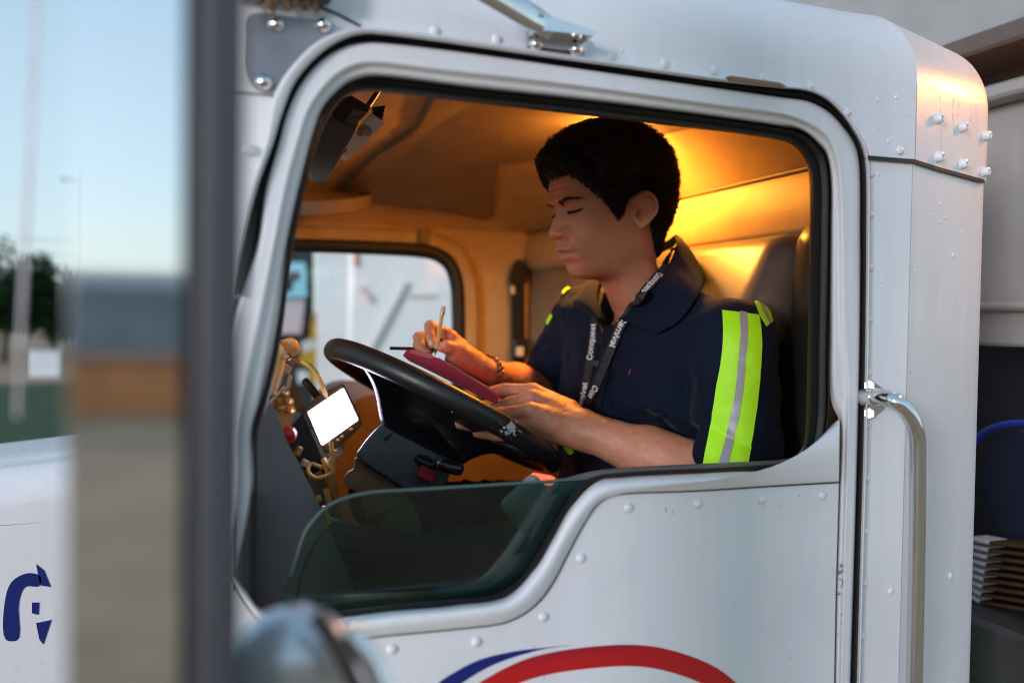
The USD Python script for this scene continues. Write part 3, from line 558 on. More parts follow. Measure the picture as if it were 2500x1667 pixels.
# ---- behind the photographer, seen only in the polished mirror edge
SHED = thing('shed', 'long grey metal shed mirrored in the steel mirror edge', 'shed', None, (-8, -52, 0))
obj('shed_wall', place(cbox((46, 8, 3.0), .05), t=(0, 0, 1.5)), M('grey_sheet_metal', (.24, .26, .29), .6, var=.3, scale=.5), SHED)
obj('shed_roof', loft([np.array([(-23.5, y, z), (23.5, y, z)]) for y, z in ((-4.5, 2.95), (0, 4.2), (4.5, 2.95))]), M('dark_roof', (.10, .11, .13), .6), SHED)
CONT = thing('low_container', 'low rust orange container mirrored in the steel mirror edge', 'container', None, (-2.5, -19, 0))
obj('container_body', place(cbox((14, 2.2, 1.0), .03), t=(0, 0, .50)), M('rust_orange', (.62, .22, .07), .7, var=.3, scale=1.5), CONT)
obj('container_rim', place(cbox((14.1, 2.3, .1), .02), t=(0, 0, 1.02)), M('rust_orange_rim', (.28, .09, .03), .7), CONT)
# ---- white vehicle beyond the far window, and a dark loader beside it
T2 = thing('second_truck', 'bright white truck body seen through the far door window', 'truck')
Y2 = 8.0
x0, x1 = P(772, 700, Y2 + 2.2)[0], P(772, 700, Y2 + 2.2)[0] + 7.0
WHITE2 = M('white_body_panel', (.86, .865, .87), .35, var=.04, scale=1.2)
T2B = obj('body_side', place(cbox((x1 - x0, 2.2, 3.6), .06), t=((x0 + x1) / 2, Y2 + 1.1, 2.4)), WHITE2, T2)
bar = lambda a, b, r, m, nm, par, Y: obj(nm, tube([P(*a, Y), P(*b, Y)], r, 8), m, par)
GREYM = M('grey_mud', (.62, .61, .60), .7)
bar((990, 690), (880, 900), .035, GREYM, 'side_brace', T2, Y2 - .03); bar((1000, 722), (1060, 722), .02, GREYM, 'side_rail', T2, Y2 - .03); bar((880, 700), (905, 735), .03, GREYM, 'side_latch', T2, Y2 - .03)
bar((866, 560), (868, 650), .02, M('orange_side_marker', (.7, .3, .12), .4), 'side_marker', T2, Y2 - .03)
for k in range(3): obj('truck_wheel', place(trimesh.creation.cylinder(.5, .35, sections=28), R=basis((1, 0, 0), (0, 0, 1)), t=(x0 + 1 + k * 2.2, Y2 + .3, .5)), BLACKP, T2)
LD = thing('loader', 'dark loader with yellow arm and pale blue sign board seen through far window', 'loader')
YL = 10.8
def lp(pts, Y, th, mat, nm): return obj(nm, slab(np.array([P(a, b, Y) for a, b in pts]), th), mat, LD, smooth=25)
DK = M('dark_machine_paint', (.03, .04, .045), .5, var=.5, scale=3)
YEL = M('yellow_machine_paint', (.55, .34, .02), .45, var=.2, scale=4)
CY = M('pale_blue_sign', (.30, .66, .80), .45)
lp([(300, 540), (766, 560), (762, 1600), (300, 1600)], YL + .25, .9, DK, 'machine_body')
lp([(560, 640), (745, 640), (750, 725), (560, 728)], YL, .03, CY, 'sign_board')
lp([(640, 665), (738 - 6, 662), (733, 684), (716, 688), (712, 712), (690, 712), (690, 690), (640, 690)], YL - .006, .004, BLACKP, 'sign_mark')
lp([(640, 728), (745, 730), (735, 815), (640, 815)], YL + .1, .1, M('pinkish_panel', (.55, .50, .54), .5), 'side_panel')
lp([(766, 766), (790, 752), (812, 768), (808, 780), (790, 772), (780, 830), (760, 830)], YL - .15, .12, YEL, 'yellow_arm')
lp([(735, 838), (775, 820), (772, 850), (742, 860)], YL - .1, .1, M('pale_cover', (.6, .62, .6), .5), 'pale_cover')
lp([(735, 862), (775, 852), (768, 895), (738, 890)], YL - .1, .12, YEL, 'yellow_foot'); lp([(755, 905), (800, 915), (796, 938), (752, 930)], YL - .1, .12, YEL, 'yellow_foot')
lp([(728, 905), (752, 905), (752, 935), (728, 935)], YL - .1, .08, WPL, 'white_lamp')
# ---- truck body behind the cab
XW = 1.52
BEIGE = M('beige_painted_steel', (.36, .36, .345), .5, var=.22, scale=3, bump=.1, bscale=30)
def wallx(pts, X, th, mat, nm, par): return obj(nm, slab(np.array([PXp(a, b, X) for a, b in pts]), th, axis=0), mat, par, smooth=25)
def zat(sx, sy, X=XW): return PXp(sx, sy, X)[2]
zs = {k: zat(2450, v) for k, v in dict(beam_t=100, beam_b=148, pan_t=252, rail=752, pan_b=845, bot=1900).items()}
y0_, y1_ = .02, 2.2
def bx(x0, x1, za, zb, mat, nm, par=None, c=.006, ya=y0_, yb=y1_): return obj(nm, place(cbox((x1 - x0, yb - ya, zb - za), c), t=((x0 + x1) / 2, (ya + yb) / 2, (za + zb) / 2)), mat, par or BODY)
BODY = bx(XW, XW + .04, zs['pan_b'], zs['pan_t'], BEIGE, 'body_front', TRUCK)
for k in range(14): bx(XW - .006, XW - .001, zs['rail'] + .03, zs['pan_t'] - .02, BEIGE, 'panel_rib', c=.002, ya=.05 + k * .15, yb=.062 + k * .15)
bx(XW - .03, XW, zs['rail'] - .006, zs['rail'] + .012, BEIGE, 'lower_rail'); bx(XW - .06, XW + .002, zs['pan_t'] - .004, zs['pan_t'] + .025, BEIGE, 'upper_rail')
BRN = M('brown_primer', (.13, .085, .06), .7, var=.3, scale=5)
bx(XW + .10, XW + .14, zs['pan_t'] - .1, zs['beam_b'] + .12, BRN, 'recess_panel'); bx(XW - .09, XW + .06, zs['beam_b'], zs['beam_t'], M('dark_brown_beam', (.16, .12, .10), .6, var=.3, scale=6), 'cross_beam')
bx(XW - .05, XW + .02, zs['beam_t'] + .001, zs['beam_t'] + .62, BEIGE, 'canopy_panel')
bx(XW + .25, XW + .28, .4, zs['pan_b'], M('dark_frame', (.012, .012, .016), .6), 'frame_plate')
BLUE = M('blue_plastic_hoop', (.008, .022, .24), .45)
hoop = [PXp(a, b, 1.47) for a, b in spline([(2350, 1300), (2362, 1120), (2395, 1062), (2440, 1040), (2500, 1032), (2580, 1040), (2680, 1090), (2720, 1300)], 60)]
BIN = obj('hose_reel', tube(np.array(hoop), .0065, 10), BLUE, TRUCK, smooth=60)
th_ = np.linspace(0, 2 * np.pi, 30, endpoint=False); cc_ = PXp(2490, 1185, 1.5)
obj('reel_drum', slab(np.array([cc_ + np.array([0, .085 * math.cos(t), .105 * math.sin(t)]) for t in th_]), .12, axis=0), M('navy_drum', (.002, .004, .02), .6), BIN)
WEND = M('white_slat_end', (.42, .43, .45), .6); SLAT = M('brown_slat', (.06, .032, .016), .9, var=.3, scale=20, spec=.1)
for k in range(9):
    q0 = PXp(2384, 1312 + k * 17, 1.40); q1 = PXp(2438 - k * 3, 1322 + k * 18, 1.40); q2 = PXp(2600, 1340 + k * 19.5, 1.40)
    sl = obj('spring_leaf', place(cbox((.05, np.linalg.norm(q2 - q1), .0065), .002), R=basis((1, 0, 0), q2 - q1), t=(q1 + q2) / 2), SLAT, TRUCK)
    obj('leaf_end', place(cbox((.05, np.linalg.norm(q1 - q0), .0072), .002), R=basis((1, 0, 0), q1 - q0), t=(q0 + q1) / 2), WEND, sl)
bx(1.30, 1.55, .9, PXp(2440, 1480, 1.4)[2], M('frame_steel', (.035, .04, .038), .6, var=.4, scale=8), 'chassis_rail', TRUCK, .01, .05, 1.8)
obj('body_post', place(cbox((.07, .05, .8), .006), t=(1.63, .06, 2.35)), BEIGE, TRUCK)
# lit amber work lamp on the body front, just outside the frame: its glow lies on the cab corner
LPOS = np.array([1.43, .012, 2.37])
AL = obj('work_lamp', place(rbox((.10, .09, .09), .02), t=LPOS + (.055, 0, 0)), BLACKP, TRUCK)
obj('lamp_bracket', place(cbox((.12, .02, .02), .003), t=LPOS + (.14, 0, 0)), STEEL, AL)
obj('amber_lens', place(rbox((.03, .07, .07), .013), t=LPOS + (-.004, 0, 0)), usdkit.material(stage, '/World/Looks/lit_work_lamp', {'e': ('emission', {'color': (1.0, .34, .05), 'strength': 42.0})}, [], surface='e.emission'), AL)
# ---- mirror seen edge-on in front of the lens, its brace and the small round mirror below
mz0, mz1 = 1.55, 2.25
MIR = obj('side_mirror', place(cbox((.0361, .139, 1.0), .0008), R=basis((math.cos(.05), -math.sin(.05), 0), (math.sin(.05), math.cos(.05), 0)), t=(-.0127, -.459, 1.9)), M('stainless_mirror_shell', (.93, .93, .94), .06, 1.0), TRUCK, smooth=40)
obj('mirror_rim', place(rbox((.0172, .141, 1.0), .005), t=(.0135, -.4597, 1.9)), M('grey_mirror_rim', (.050, .052, .06), .5), MIR, smooth=40)
obj('mirror_brace', tube([PD(100, -200, .42), PD(66, 500, .42), PD(42, 1020, .42)], .0012, 10), GREYSTEEL, MIR)
obj('round_mirror', place(trimesh.creation.icosphere(3, 1.0), R=np.diag([.034, .022, .032]), t=PD(715, 1625, .46)), M('grey_round_mirror', (.66, .68, .70), .28, .55), TRUCK, smooth=True)
obj('mirror_stalk', tube([PD(770, 1500, .43), PD(830, 1590, .43), PD(890, 1720, .43)], .0042, 12), BRN, TRUCK + '/round_mirror'); obj('stalk_tube', tube([PD(850, 1540, .44), PD(905, 1610, .44), PD(960, 1740, .44)], .006, 12), CHROME, TRUCK + '/round_mirror')
# emblem on the side of the bonnet
def hoodpoly(pts, nm): return obj(nm, slab(np.array([P(a, b, .5494) for a, b in pts]), -.0003), NAVY, BON)
hoodpoly(spline([(14, 1560), (10, 1480), (28, 1420), (70, 1398), (100, 1408), (95, 1430), (62, 1432), (46, 1470), (44, 1560)], 40, True), 'navy_emblem')
hoodpoly([(88, 1376), (108, 1392), (124, 1432), (98, 1428)], 'navy_emblem'); hoodpoly([(78, 1470), (96, 1470), (94, 1500), (78, 1496)], 'navy_emblem'); hoodpoly([(88, 1520), (126, 1512), (106, 1572), (96, 1560)], 'navy_emblem')
# ================================================================ the driver
PERSON = thing('person', 'person with short black hair in navy shirt with lime stripes, writing at the wheel', 'person')
# ---- signed distance helpers and surface nets
def sd_cone(p, a, b, ra, rb):
    a, b = np.asarray(a), np.asarray(b); ab = b - a; t = np.clip(((p - a) @ ab) / ab.dot(ab), 0, 1)
    return np.linalg.norm(p - a - t[..., None] * ab, axis=-1) - (ra + (rb - ra) * t)
def sd_ell(p, c, r, R=None):
    q = p - np.asarray(c)
    if R is not None: q = q @ R
    r = np.asarray(r); k0 = np.linalg.norm(q / r, axis=-1); k1 = np.linalg.norm(q / r ** 2, axis=-1)
    return k0 * (k0 - 1) / np.maximum(k1, 1e-9)
def smin(a, b, k):
    h = np.clip(.5 + .5 * (b - a) / k, 0, 1); return b + (a - b) * h - k * h * (1 - h)
def nets(f, lo, hi, h):
    lo, hi = np.asarray(lo, float), np.asarray(hi, float); n = np.ceil((hi - lo) / h).astype(int) + 1
    ax = [lo[k] + h * np.arange(n[k]) for k in range(3)]
    V = np.empty(n, np.float32)
    for i in range(0, n[0], 16):
        g = np.stack(np.meshgrid(ax[0][i:i + 16], ax[1], ax[2], indexing='ij'), -1); V[i:i + 16] = f(g)
    S = V < 0; c = n - 1
    corner = [S[a:a + c[0], b:b + c[1], d:d + c[2]] for a in (0, 1) for b in (0, 1) for d in (0, 1)]
    cnt = sum(x.astype(np.int8) for x in corner); act = (cnt > 0) & (cnt < 8)
    idx = -np.ones(c, int); cells = np.argwhere(act); idx[act] = np.arange(len(cells))
    pos = np.zeros((len(cells), 3)); num = np.zeros(len(cells)); offs = np.array([(a, b, d) for a in (0, 1) for b in (0, 1) for d in (0, 1)])
    for i in range(8):
        for j in range(i + 1, 8):
            if np.abs(offs[i] - offs[j]).sum() != 1: continue
            A = cells + offs[i]; B = cells + offs[j]; va = V[tuple(A.T)]; vb = V[tuple(B.T)]; m = (va < 0) != (vb < 0)
            t = np.where(m, va / np.where(m, va - vb, 1), 0)
            pos += np.where(m[:, None], A + (B - A) * t[:, None], 0); num += m
    pos = lo + h * pos / num[:, None]; F = []
    for k in range(3):
        e = np.zeros(3, int); e[k] = 1; u, w = np.eye(3, dtype=int)[(k + 1) % 3], np.eye(3, dtype=int)[(k + 2) % 3]
        s0 = S[:n[0] - e[0], :n[1] - e[1], :n[2] - e[2]]; s1 = S[e[0]:, e[1]:, e[2]:]
        E_ = np.argwhere(s0 != s1); ok = ((E_[:, (k + 1) % 3] > 0) & (E_[:, (k + 2) % 3] > 0) & (E_[:, (k + 1) % 3] < c[(k + 1) % 3]) & (E_[:, (k + 2) % 3] < c[(k + 2) % 3])); E_ = E_[ok]
        q = [idx[tuple((E_ - o).T)] for o in (u * 0, u, u + w, w)]; fl = s0[tuple(E_.T)]
        a = np.c_[q[0], q[1], q[2]]; b = np.c_[q[0], q[2], q[3]]; t = np.vstack([a, b]); ff = np.r_[fl, fl]
        t[~ff] = t[~ff][:, ::-1]; F.append(t)
    m = tm(pos, np.vstack(F)); 
    if m.volume < 0: m.invert()
    return m
def relax(m, it=6, lam=.5, mu=-.53):
    import scipy.sparse as sp
    v = m.vertices.copy(); f = m.faces; n = len(v); i = np.r_[f[:, 0], f[:, 1], f[:, 2], f[:, 1], f[:, 2], f[:, 0]]; j = np.r_[f[:, 1], f[:, 2], f[:, 0], f[:, 0], f[:, 1], f[:, 2]]
    A = sp.csr_matrix((np.ones(len(i)), (i, j)), (n, n)); A.data[:] = 1; dg = np.maximum(np.asarray(A.sum(1)).ravel(), 1)
    for k in range(it):
        for w in (lam, mu): v = v + w * ((A @ v) / dg[:, None] - v)
    return tm(v, f)
def march(f, o, d, t0=.9, t1=2.2, it=60):
    t = np.full(len(d), t0)
    for _ in range(it): t = t + np.clip(f(o + d * t[:, None]), -.01, .05) * .8
    return o + d * t[:, None], np.abs(f(o + d * t[:, None])) < .004
def grad(f, p, e=.002):
    g = np.stack([f(p + e * v) - f(p - e * v) for v in np.eye(3)], -1); return g / np.maximum(np.linalg.norm(g, axis=-1, keepdims=True), 1e-9)

# ---- head: lofted sections, then sculpted
HT = np.array([.6912, .4807, 2.0725])
def head_frame(psi, th, ro):
    fw = np.array([-np.cos(psi), np.sin(psi), 0]); u = np.array([0, 0, 1.]); l = np.cross(u, fw); f2 = np.cos(th) * fw - np.sin(th) * u; u2 = np.cross(f2, l)
    l3 = np.cos(ro) * l + np.sin(ro) * u2; return np.array([f2, l3, np.cross(f2, l3)])
HF = head_frame(-.0374, .1858, .0066)
def H2W(q): return HT + np.asarray(q) @ HF
#       ff    uf     w     us    fs     fb     ub
ROWS = [(.004, .1345, .004, .1345, 0, -.004, .1345), (.03, .132, .028, .132, 0, -.03, .13), (.062, .121, .052, .119, -.004, -.066, .115), (.086, .101, .066, .096, -.006, -.086, .09),
        (.099, .080, .0715, .076, -.006, -.095, .066), (.1045, .060, .0740, .056, -.006, -.098, .046), (.1055, .046, .0750, .042, -.005, -.098, .03), (.1005, .030, .0755, .026, -.004, -.095, .012),
        (.0985, .012, .0750, .008, -.002, -.088, -.008), (.0985, -.006, .0730, -.010, 0, -.080, -.026), (.1005, -.020, .0710, -.026, 0, -.074, -.042), (.1035, -.034, .0690, -.040, -.002, -.069, -.055),
        (.1025, -.048, .0665, -.051, -.004, -.066, -.065), (.1000, -.060, .0635, -.059, -.006, -.064, -.073), (.0985, -.071, .0605, -.065, -.008, -.064, -.08), (.0940, -.0805, .0580, -.070, -.010, -.064, -.086),
        (.0830, -.0875, .0555, -.0755, -.013, -.065, -.092), (.0620, -.0920, .0540, -.083, -.017, -.067, -.098), (.0400, -.0980, .0530, -.093, -.021, -.070, -.105), (.0290, -.108, .0530, -.107, -.025, -.073, -.114),
        (.0210, -.128, .0550, -.130, -.031, -.082, -.135), (.0110, -.158, .0600, -.160, -.040, -.095, -.165), (-.004, -.20, .0680, -.20, -.052, -.115, -.205)]
NR, NT = 300, 260
rw = spline(np.array(ROWS), NR); tt = np.linspace(-np.pi, np.pi, NT, endpoint=False)
c_, s_ = np.cos(tt), np.sin(tt); front_ = c_ > 0
ex = 2 / 2.35
cf = np.sign(c_) * np.abs(c_) ** np.where(front_, ex, 1.0); sf = np.sign(s_) * np.abs(s_) ** np.where(front_, ex, 1.0)
hf = rw[:, 4:5] + np.where(front_, rw[:, 0:1] - rw[:, 4:5], rw[:, 4:5] - rw[:, 5:6]) * cf
hl = rw[:, 2:3] * sf
hu = rw[:, 3:4] + np.where(front_, rw[:, 1:2] - rw[:, 3:4], rw[:, 6:7] - rw[:, 3:4]) * c_ ** 2
HV = np.stack([hf, hl, hu], -1)
def gs(x, c, w): return np.exp(-((x - c) / w) ** 2)
f_, l_, u_ = HV[..., 0], HV[..., 1], HV[..., 2]; al = np.abs(l_); fr_ = np.clip((f_ - .02) / .03, 0, 1)
disp = np.zeros_like(HV)
N_u = np.array([-.027, -.0225, -.0185, -.0155, -.012, -.008, -.004, 0., .006, .013, .02, .027, .033, .04]); N_h = np.array([0, .0015, .0045, .0115, .0185, .0228, .0242, .0232, .0185, .0135, .0088, .0042, .0012, 0])
N_w = np.array([.0135, .0135, .0142, .0145, .0146, .0142, .0134, .0124, .0110, .0102, .0094, .0086, .008, .008])
nh, nw = np.interp(u_, N_u, N_h), np.interp(u_, N_u, N_w)
disp[..., 0] += fr_ * nh * np.exp(-(al / nw) ** 2.2)
for sgn in (1, -1):
    ls = l_ * sgn
    w = np.exp(-np.abs((ls - .0185) / .0078) ** 2.4) * gs(u_, -.0085, .0085) * fr_; disp[..., 0] += .0128 * w; disp[..., 1] += sgn * .0036 * w    # nostril wing
    w = gs(ls, .0282, .0042) * gs(u_, -.006, .0105) * fr_; disp[..., 0] -= .0042 * w                                             # wing crease
    w = gs(ls, .0095, .0046) * gs(u_, -.0190, .0034) * fr_; disp[..., 2] += .0040 * w; disp[..., 0] -= .006 * w                  # nostril
    w = gs(ls, .031, .0175) * gs(u_, .0300, .0105) * fr_; disp[..., 0] -= .0120 * w                                              # socket
    w = gs(ls, .0135, .006) * gs(u_, .030, .010) * fr_; disp[..., 0] -= .0040 * w
    w = gs(ls, .0345, .0125) * gs(u_, .0275, .0085) * fr_; disp[..., 0] += .0100 * w; disp[..., 1] += sgn * .0015 * w             # eyeball under the lid
    w = gs(ls, .034, .0155) * gs(u_, .0362 - 7 * (ls - .034) ** 2, .0020) * fr_; disp[..., 0] -= .0030 * w                         # lid crease
    w = gs(ls, .0335, .0125) * gs(u_, .0178 + 10 * (ls - .0335) ** 2, .0020) * fr_; disp[..., 0] -= .0024 * w                      # under-lid crease
    w = gs(ls, .0335, .0130) * gs(u_, .0214 + 12 * (ls - .0335) ** 2, .0014) * fr_; disp[..., 0] -= .0016 * w                      # lid margin
    w = gs(ls, .029, .024) * gs(u_, .0455, .0062) * fr_; disp[..., 0] += .0052 * w                                               # brow ridge
    w = gs(ls, .009, .0045) * gs(u_, .044, .007) * fr_; disp[..., 0] -= .0012 * w                                                # frown line
    w = gs(ls, .056, .022) * gs(u_, .006, .016) * fr_; disp[..., 0] += .0034 * w; disp[..., 1] += sgn * .0024 * w                  # cheek bone
    w = gs(ls, .044, .022) * gs(u_, -.030, .022) * fr_; disp[..., 0] += .0046 * w; disp[..., 1] += sgn * .0015 * w                 # cheek
    w = gs(ls, .0335 - .5 * (u_ + .024), .0045) * gs(u_, -.024, .014) * fr_; disp[..., 0] -= .0022 * w                             # nasolabial fold
    w = gs(ls, .0270, .0060) * gs(u_, -.0395, .0060) * fr_; disp[..., 0] -= .0048 * w                                            # mouth corner
    w = gs(ls, .066, .020) * gs(u_, .052, .022) * fr_; disp[..., 1] -= sgn * .0030 * w                                           # temple
    w = gs(ls, .0055, .003) * gs(u_, -.0265, .006) * fr_; disp[..., 0] += .0012 * w
lipk = np.exp(-(al / .0225) ** 4); lipw = np.exp(-(al / .0265) ** 4)
arc = .0035 * (al / .024) ** 2
up_lip = gs(u_, -.0322 - arc * 1.2, .0046); lo_lip = gs(u_, -.0490 + arc * 1.4, .0054)
disp[..., 0] += fr_ * (.0088 * up_lip * lipk + .0064 * lo_lip * lipk - .0072 * gs(u_, -.0402 - arc * .4, .0020) * lipw - .0050 * gs(u_, -.0600, .0052) * np.exp(-(al / .024) ** 2) - .0016 * gs(u_, -.024, .004) * gs(al, 0, .004))
disp[..., 0] += fr_ * .0028 * gs(u_, -.0745, .009) * np.exp(-(al / .017) ** 2)     # chin pad
disp[..., 0] -= fr_ * (.0010 * gs(u_, .066, .0025) + .0008 * gs(u_, .0735, .0022)) * np.exp(-(al / .045) ** 4)    # brow furrows
disp[..., 0] -= fr_ * (.0045 * np.clip((-.020 - u_) / .02, 0, 1) + .003 * np.clip((-.055 - u_) / .02, 0, 1)) * np.clip(c_, 0, 1)
HV2 = HV + disp
lipmask = (np.maximum(np.clip(gs(u_, -.0335 - arc * 1.2, .0050) ** .7 * 1.25 - .25, 0, 1), np.clip(gs(u_, -.0480 + arc * 1.4, .0062) ** .7 * 1.25 - .25, 0, 1)) * np.clip(1.4 - (al / .0235) ** 6, 0, 1) * fr_ * (u_ > -.06) * (u_ < -.02))
head = loft(list(H2W(HV2)), True); 
if head.volume < 0: head.invert()
# ---- ears: a disc with helix, antihelix, hollow and lobe
def ear(sgn):
    nr, nt = 34, 72; r = np.linspace(0, 1, nr)[:, None]; t = np.linspace(0, 2 * np.pi, nt, endpoint=False)[None]
    ox = .0175 * (1 + .10 * np.sin(t) + .06 * np.cos(2 * t)) * np.where(np.sin(t) < 0, 1 - .30 * np.sin(t) ** 2, 1); oy = .0315
    x, y = r * ox * np.cos(t) + .002, r * oy * np.sin(t)          # x forward, y up
    back = np.clip(-np.cos(t) * .9 + np.sin(t) * .8 + .35, 0, 1)
    h = .0125 * np.exp(-((r - .86) / .10) ** 2) * back + .0105 * np.exp(-((r - .56) / .13) ** 2) * np.clip(-np.cos(t + .2) + .2, 0, 1) * np.clip(np.sin(t) * .6 + .8, 0, 1)
    h = h - .0120 * np.exp(-(((x - .004) / .0075) ** 2 + ((y + .003) / .010) ** 2)) + .0095 * np.exp(-(((x - .0135) / .004) ** 2 + ((y + .003) / .006) ** 2)) + .002 * np.exp(-((y + .025) / .008) ** 2)
    h = h + .012 * (1 - r ** 4) * .0 - .003 * r ** 8 + x * -.55 + .007
    top = np.stack([x, h, y], -1); bot = np.stack([x * .93, h - .007 * (1 - .4 * r ** 6), y * .96], -1)
    a = math.radians(14); ca, sa = math.cos(a), math.sin(a)
    def put(q): X, Y, Z = q[..., 0], q[..., 1], q[..., 2]; return np.stack([EAR[0] + X * ca + Z * -sa, sgn * (EAR[1] + Y), EAR[2] + X * sa + Z * ca], -1)
    rings = list(put(top)) + list(put(bot)[::-1])
    m = loft([H2W(q) for q in rings], True)
    if m.volume < 0: m.invert()
    return m
def on_head_plane(sx, sy, l):
    """local (f,l,u) where the line of sight through a picture point meets the plane l = const of the head"""
    d = ray(sx, sy); n = HF[1]; t = ((HT + n * l - EYE) @ n) / (d @ n); return (EYE + d * t - HT) @ HF.T
EAR = on_head_plane(1571, 512, .083); EAR[1] = .0790
ears = [ear(1), ear(-1)]
# ---- arms and hands (joint positions in the cab)
J = lambda a, b, Y: P(a, b, Y)
def chain(p, pts, rad, k=.004):
    d = None
    for a, b, ra, rb in zip(pts[:-1], pts[1:], rad[:-1], rad[1:]):
        e = sd_cone(p, a, b, ra, rb); d = e if d is None else smin(d, e, k)
    return d
L_sh, L_el, L_wr = J(1795, 838, .285), J(1800, 1195, .235), J(1425, 1048, .40)
R_sh, R_el, R_wr = J(1428, 776, .70), J(1345, 965, .80), J(1192, 912, .655)
Kl = [J(1300, 972, .435), J(1293, 1003, .415), J(1304, 1035, .41), J(1326, 1060, .415)]
def left_arm(p):
    d = chain(p, [L_el, L_el * .45 + L_wr * .55, L_wr], [.047, .041, .0285], .02)
    d = smin(d, sd_ell(p, L_el * .72 + L_wr * .28, (.075, .048, .042), basis(L_wr - L_el, (0, 1, 0))), .02)
    pal = None
    for kn, r in zip(Kl, (.0145, .0145, .014, .0125)):
        e = sd_cone(p, L_wr * .93 + kn * .07 + (kn - Kl[1]) * .35, kn, .019, r); pal = e if pal is None else smin(pal, e, .012)
    d = smin(d, pal, .018)
    th_ = chain(p, [J(1388, 1005, .43), J(1300, 955, .462), J(1232, 953, .48), J(1178, 962, .485)], [.021, .0135, .0115, .0095])
    fi = chain(p, [Kl[0], J(1245, 985, .452), J(1210, 997, .465), J(1192, 1003, .47)], [.0135, .0105, .0092, .008])
    fm = chain(p, [Kl[1], J(1225, 1010, .44), J(1160, 1015, .452), J(1114, 1008, .455)], [.0135, .0105, .0092, .0078])
    fr = chain(p, [Kl[2], J(1245, 1048, .43), J(1175, 1044, .448), J(1122, 1036, .452)], [.013, .0102, .009, .0078])
    fp = chain(p, [Kl[3], J(1270, 1066, .43), J(1210, 1064, .445), J(1164, 1058, .45)], [.0115, .0092, .008, .007])
    d = smin(d, th_, .010)
    for e in (fi, fm, fr, fp): d = smin(d, e, .005)
    # knuckle hollows
    return d + .0012 * np.exp(-(sd_cone(p, J(1262, 985, .425), J(1330, 995, .42), .001, .001) / .006) ** 2)
Rk = [J(1098, 822, .632), J(1086, 816, .66), J(1078, 822, .685), J(1074, 834, .705)]
def right_arm(p):
    d = chain(p, [R_el, R_el * .4 + R_wr * .6, R_wr], [.043, .036, .026], .02)
    pal = None
    for kn, r in zip(Rk, (.0135, .0135, .0125, .0115)):
        e = sd_cone(p, R_wr * .88 + kn * .12 + (kn - Rk[1]) * .4, kn, .018, r); pal = e if pal is None else smin(pal, e, .012)
    d = smin(d, pal, .015)
    d = smin(d, sd_cone(p, J(1165, 898, .635), J(1108, 880, .622), .020, .017), .014)       # heel of the hand
    th_ = chain(p, [J(1150, 880, .632), J(1118, 852, .612), J(1090, 846, .605), J(1076, 848, .604)], [.018, .0125, .0108, .0085])
    fi = chain(p, [Rk[0], J(1050, 796, .632), J(1050, 822, .622), J(1056, 842, .615)], [.0125, .0098, .0088, .0075])
    fm = chain(p, [Rk[1], J(1022, 824, .655), J(1026, 848, .642), J(1044, 862, .628)], [.0125, .0098, .009, .008])
    fr = chain(p, [Rk[2], J(1022, 842, .675), J(1030, 864, .66), J(1050, 876, .645)], [.0118, .0095, .0088, .008])
    fp = chain(p, [Rk[3], J(1040, 860, .69), J(1046, 876, .675), J(1062, 886, .66)], [.0108, .0085, .008, .007])
    d = smin(d, th_, .008)
    for e in (fi, fm, fr, fp): d = smin(d, e, .004)
    return d
def bounds(pts, m): a = np.array(pts); return a.min(0) - m, a.max(0) + m
la = nets(left_arm, *bounds([L_el, L_wr, J(1105, 1005, .455), J(1180, 960, .485), J(1300, 940, .45)], .06), .0026)
ra = nets(right_arm, *bounds([R_el, R_wr, J(1015, 800, .70), J(1020, 880, .62), J(1100, 800, .64)], .055), .0026)
la = relax(la); ra = relax(ra)
def skin_rough(m):
    v = np.array(m.vertices); n_ = np.array(m.vertex_normals); a = (meshkit.fbm(v * 70, 3, 2) - .5) * .0026 + (meshkit.fbm(v * 260, 2, 6) - .5) * .0009
    return tm(v + n_ * a[:, None], m.faces)
la, ra = skin_rough(la), skin_rough(ra)
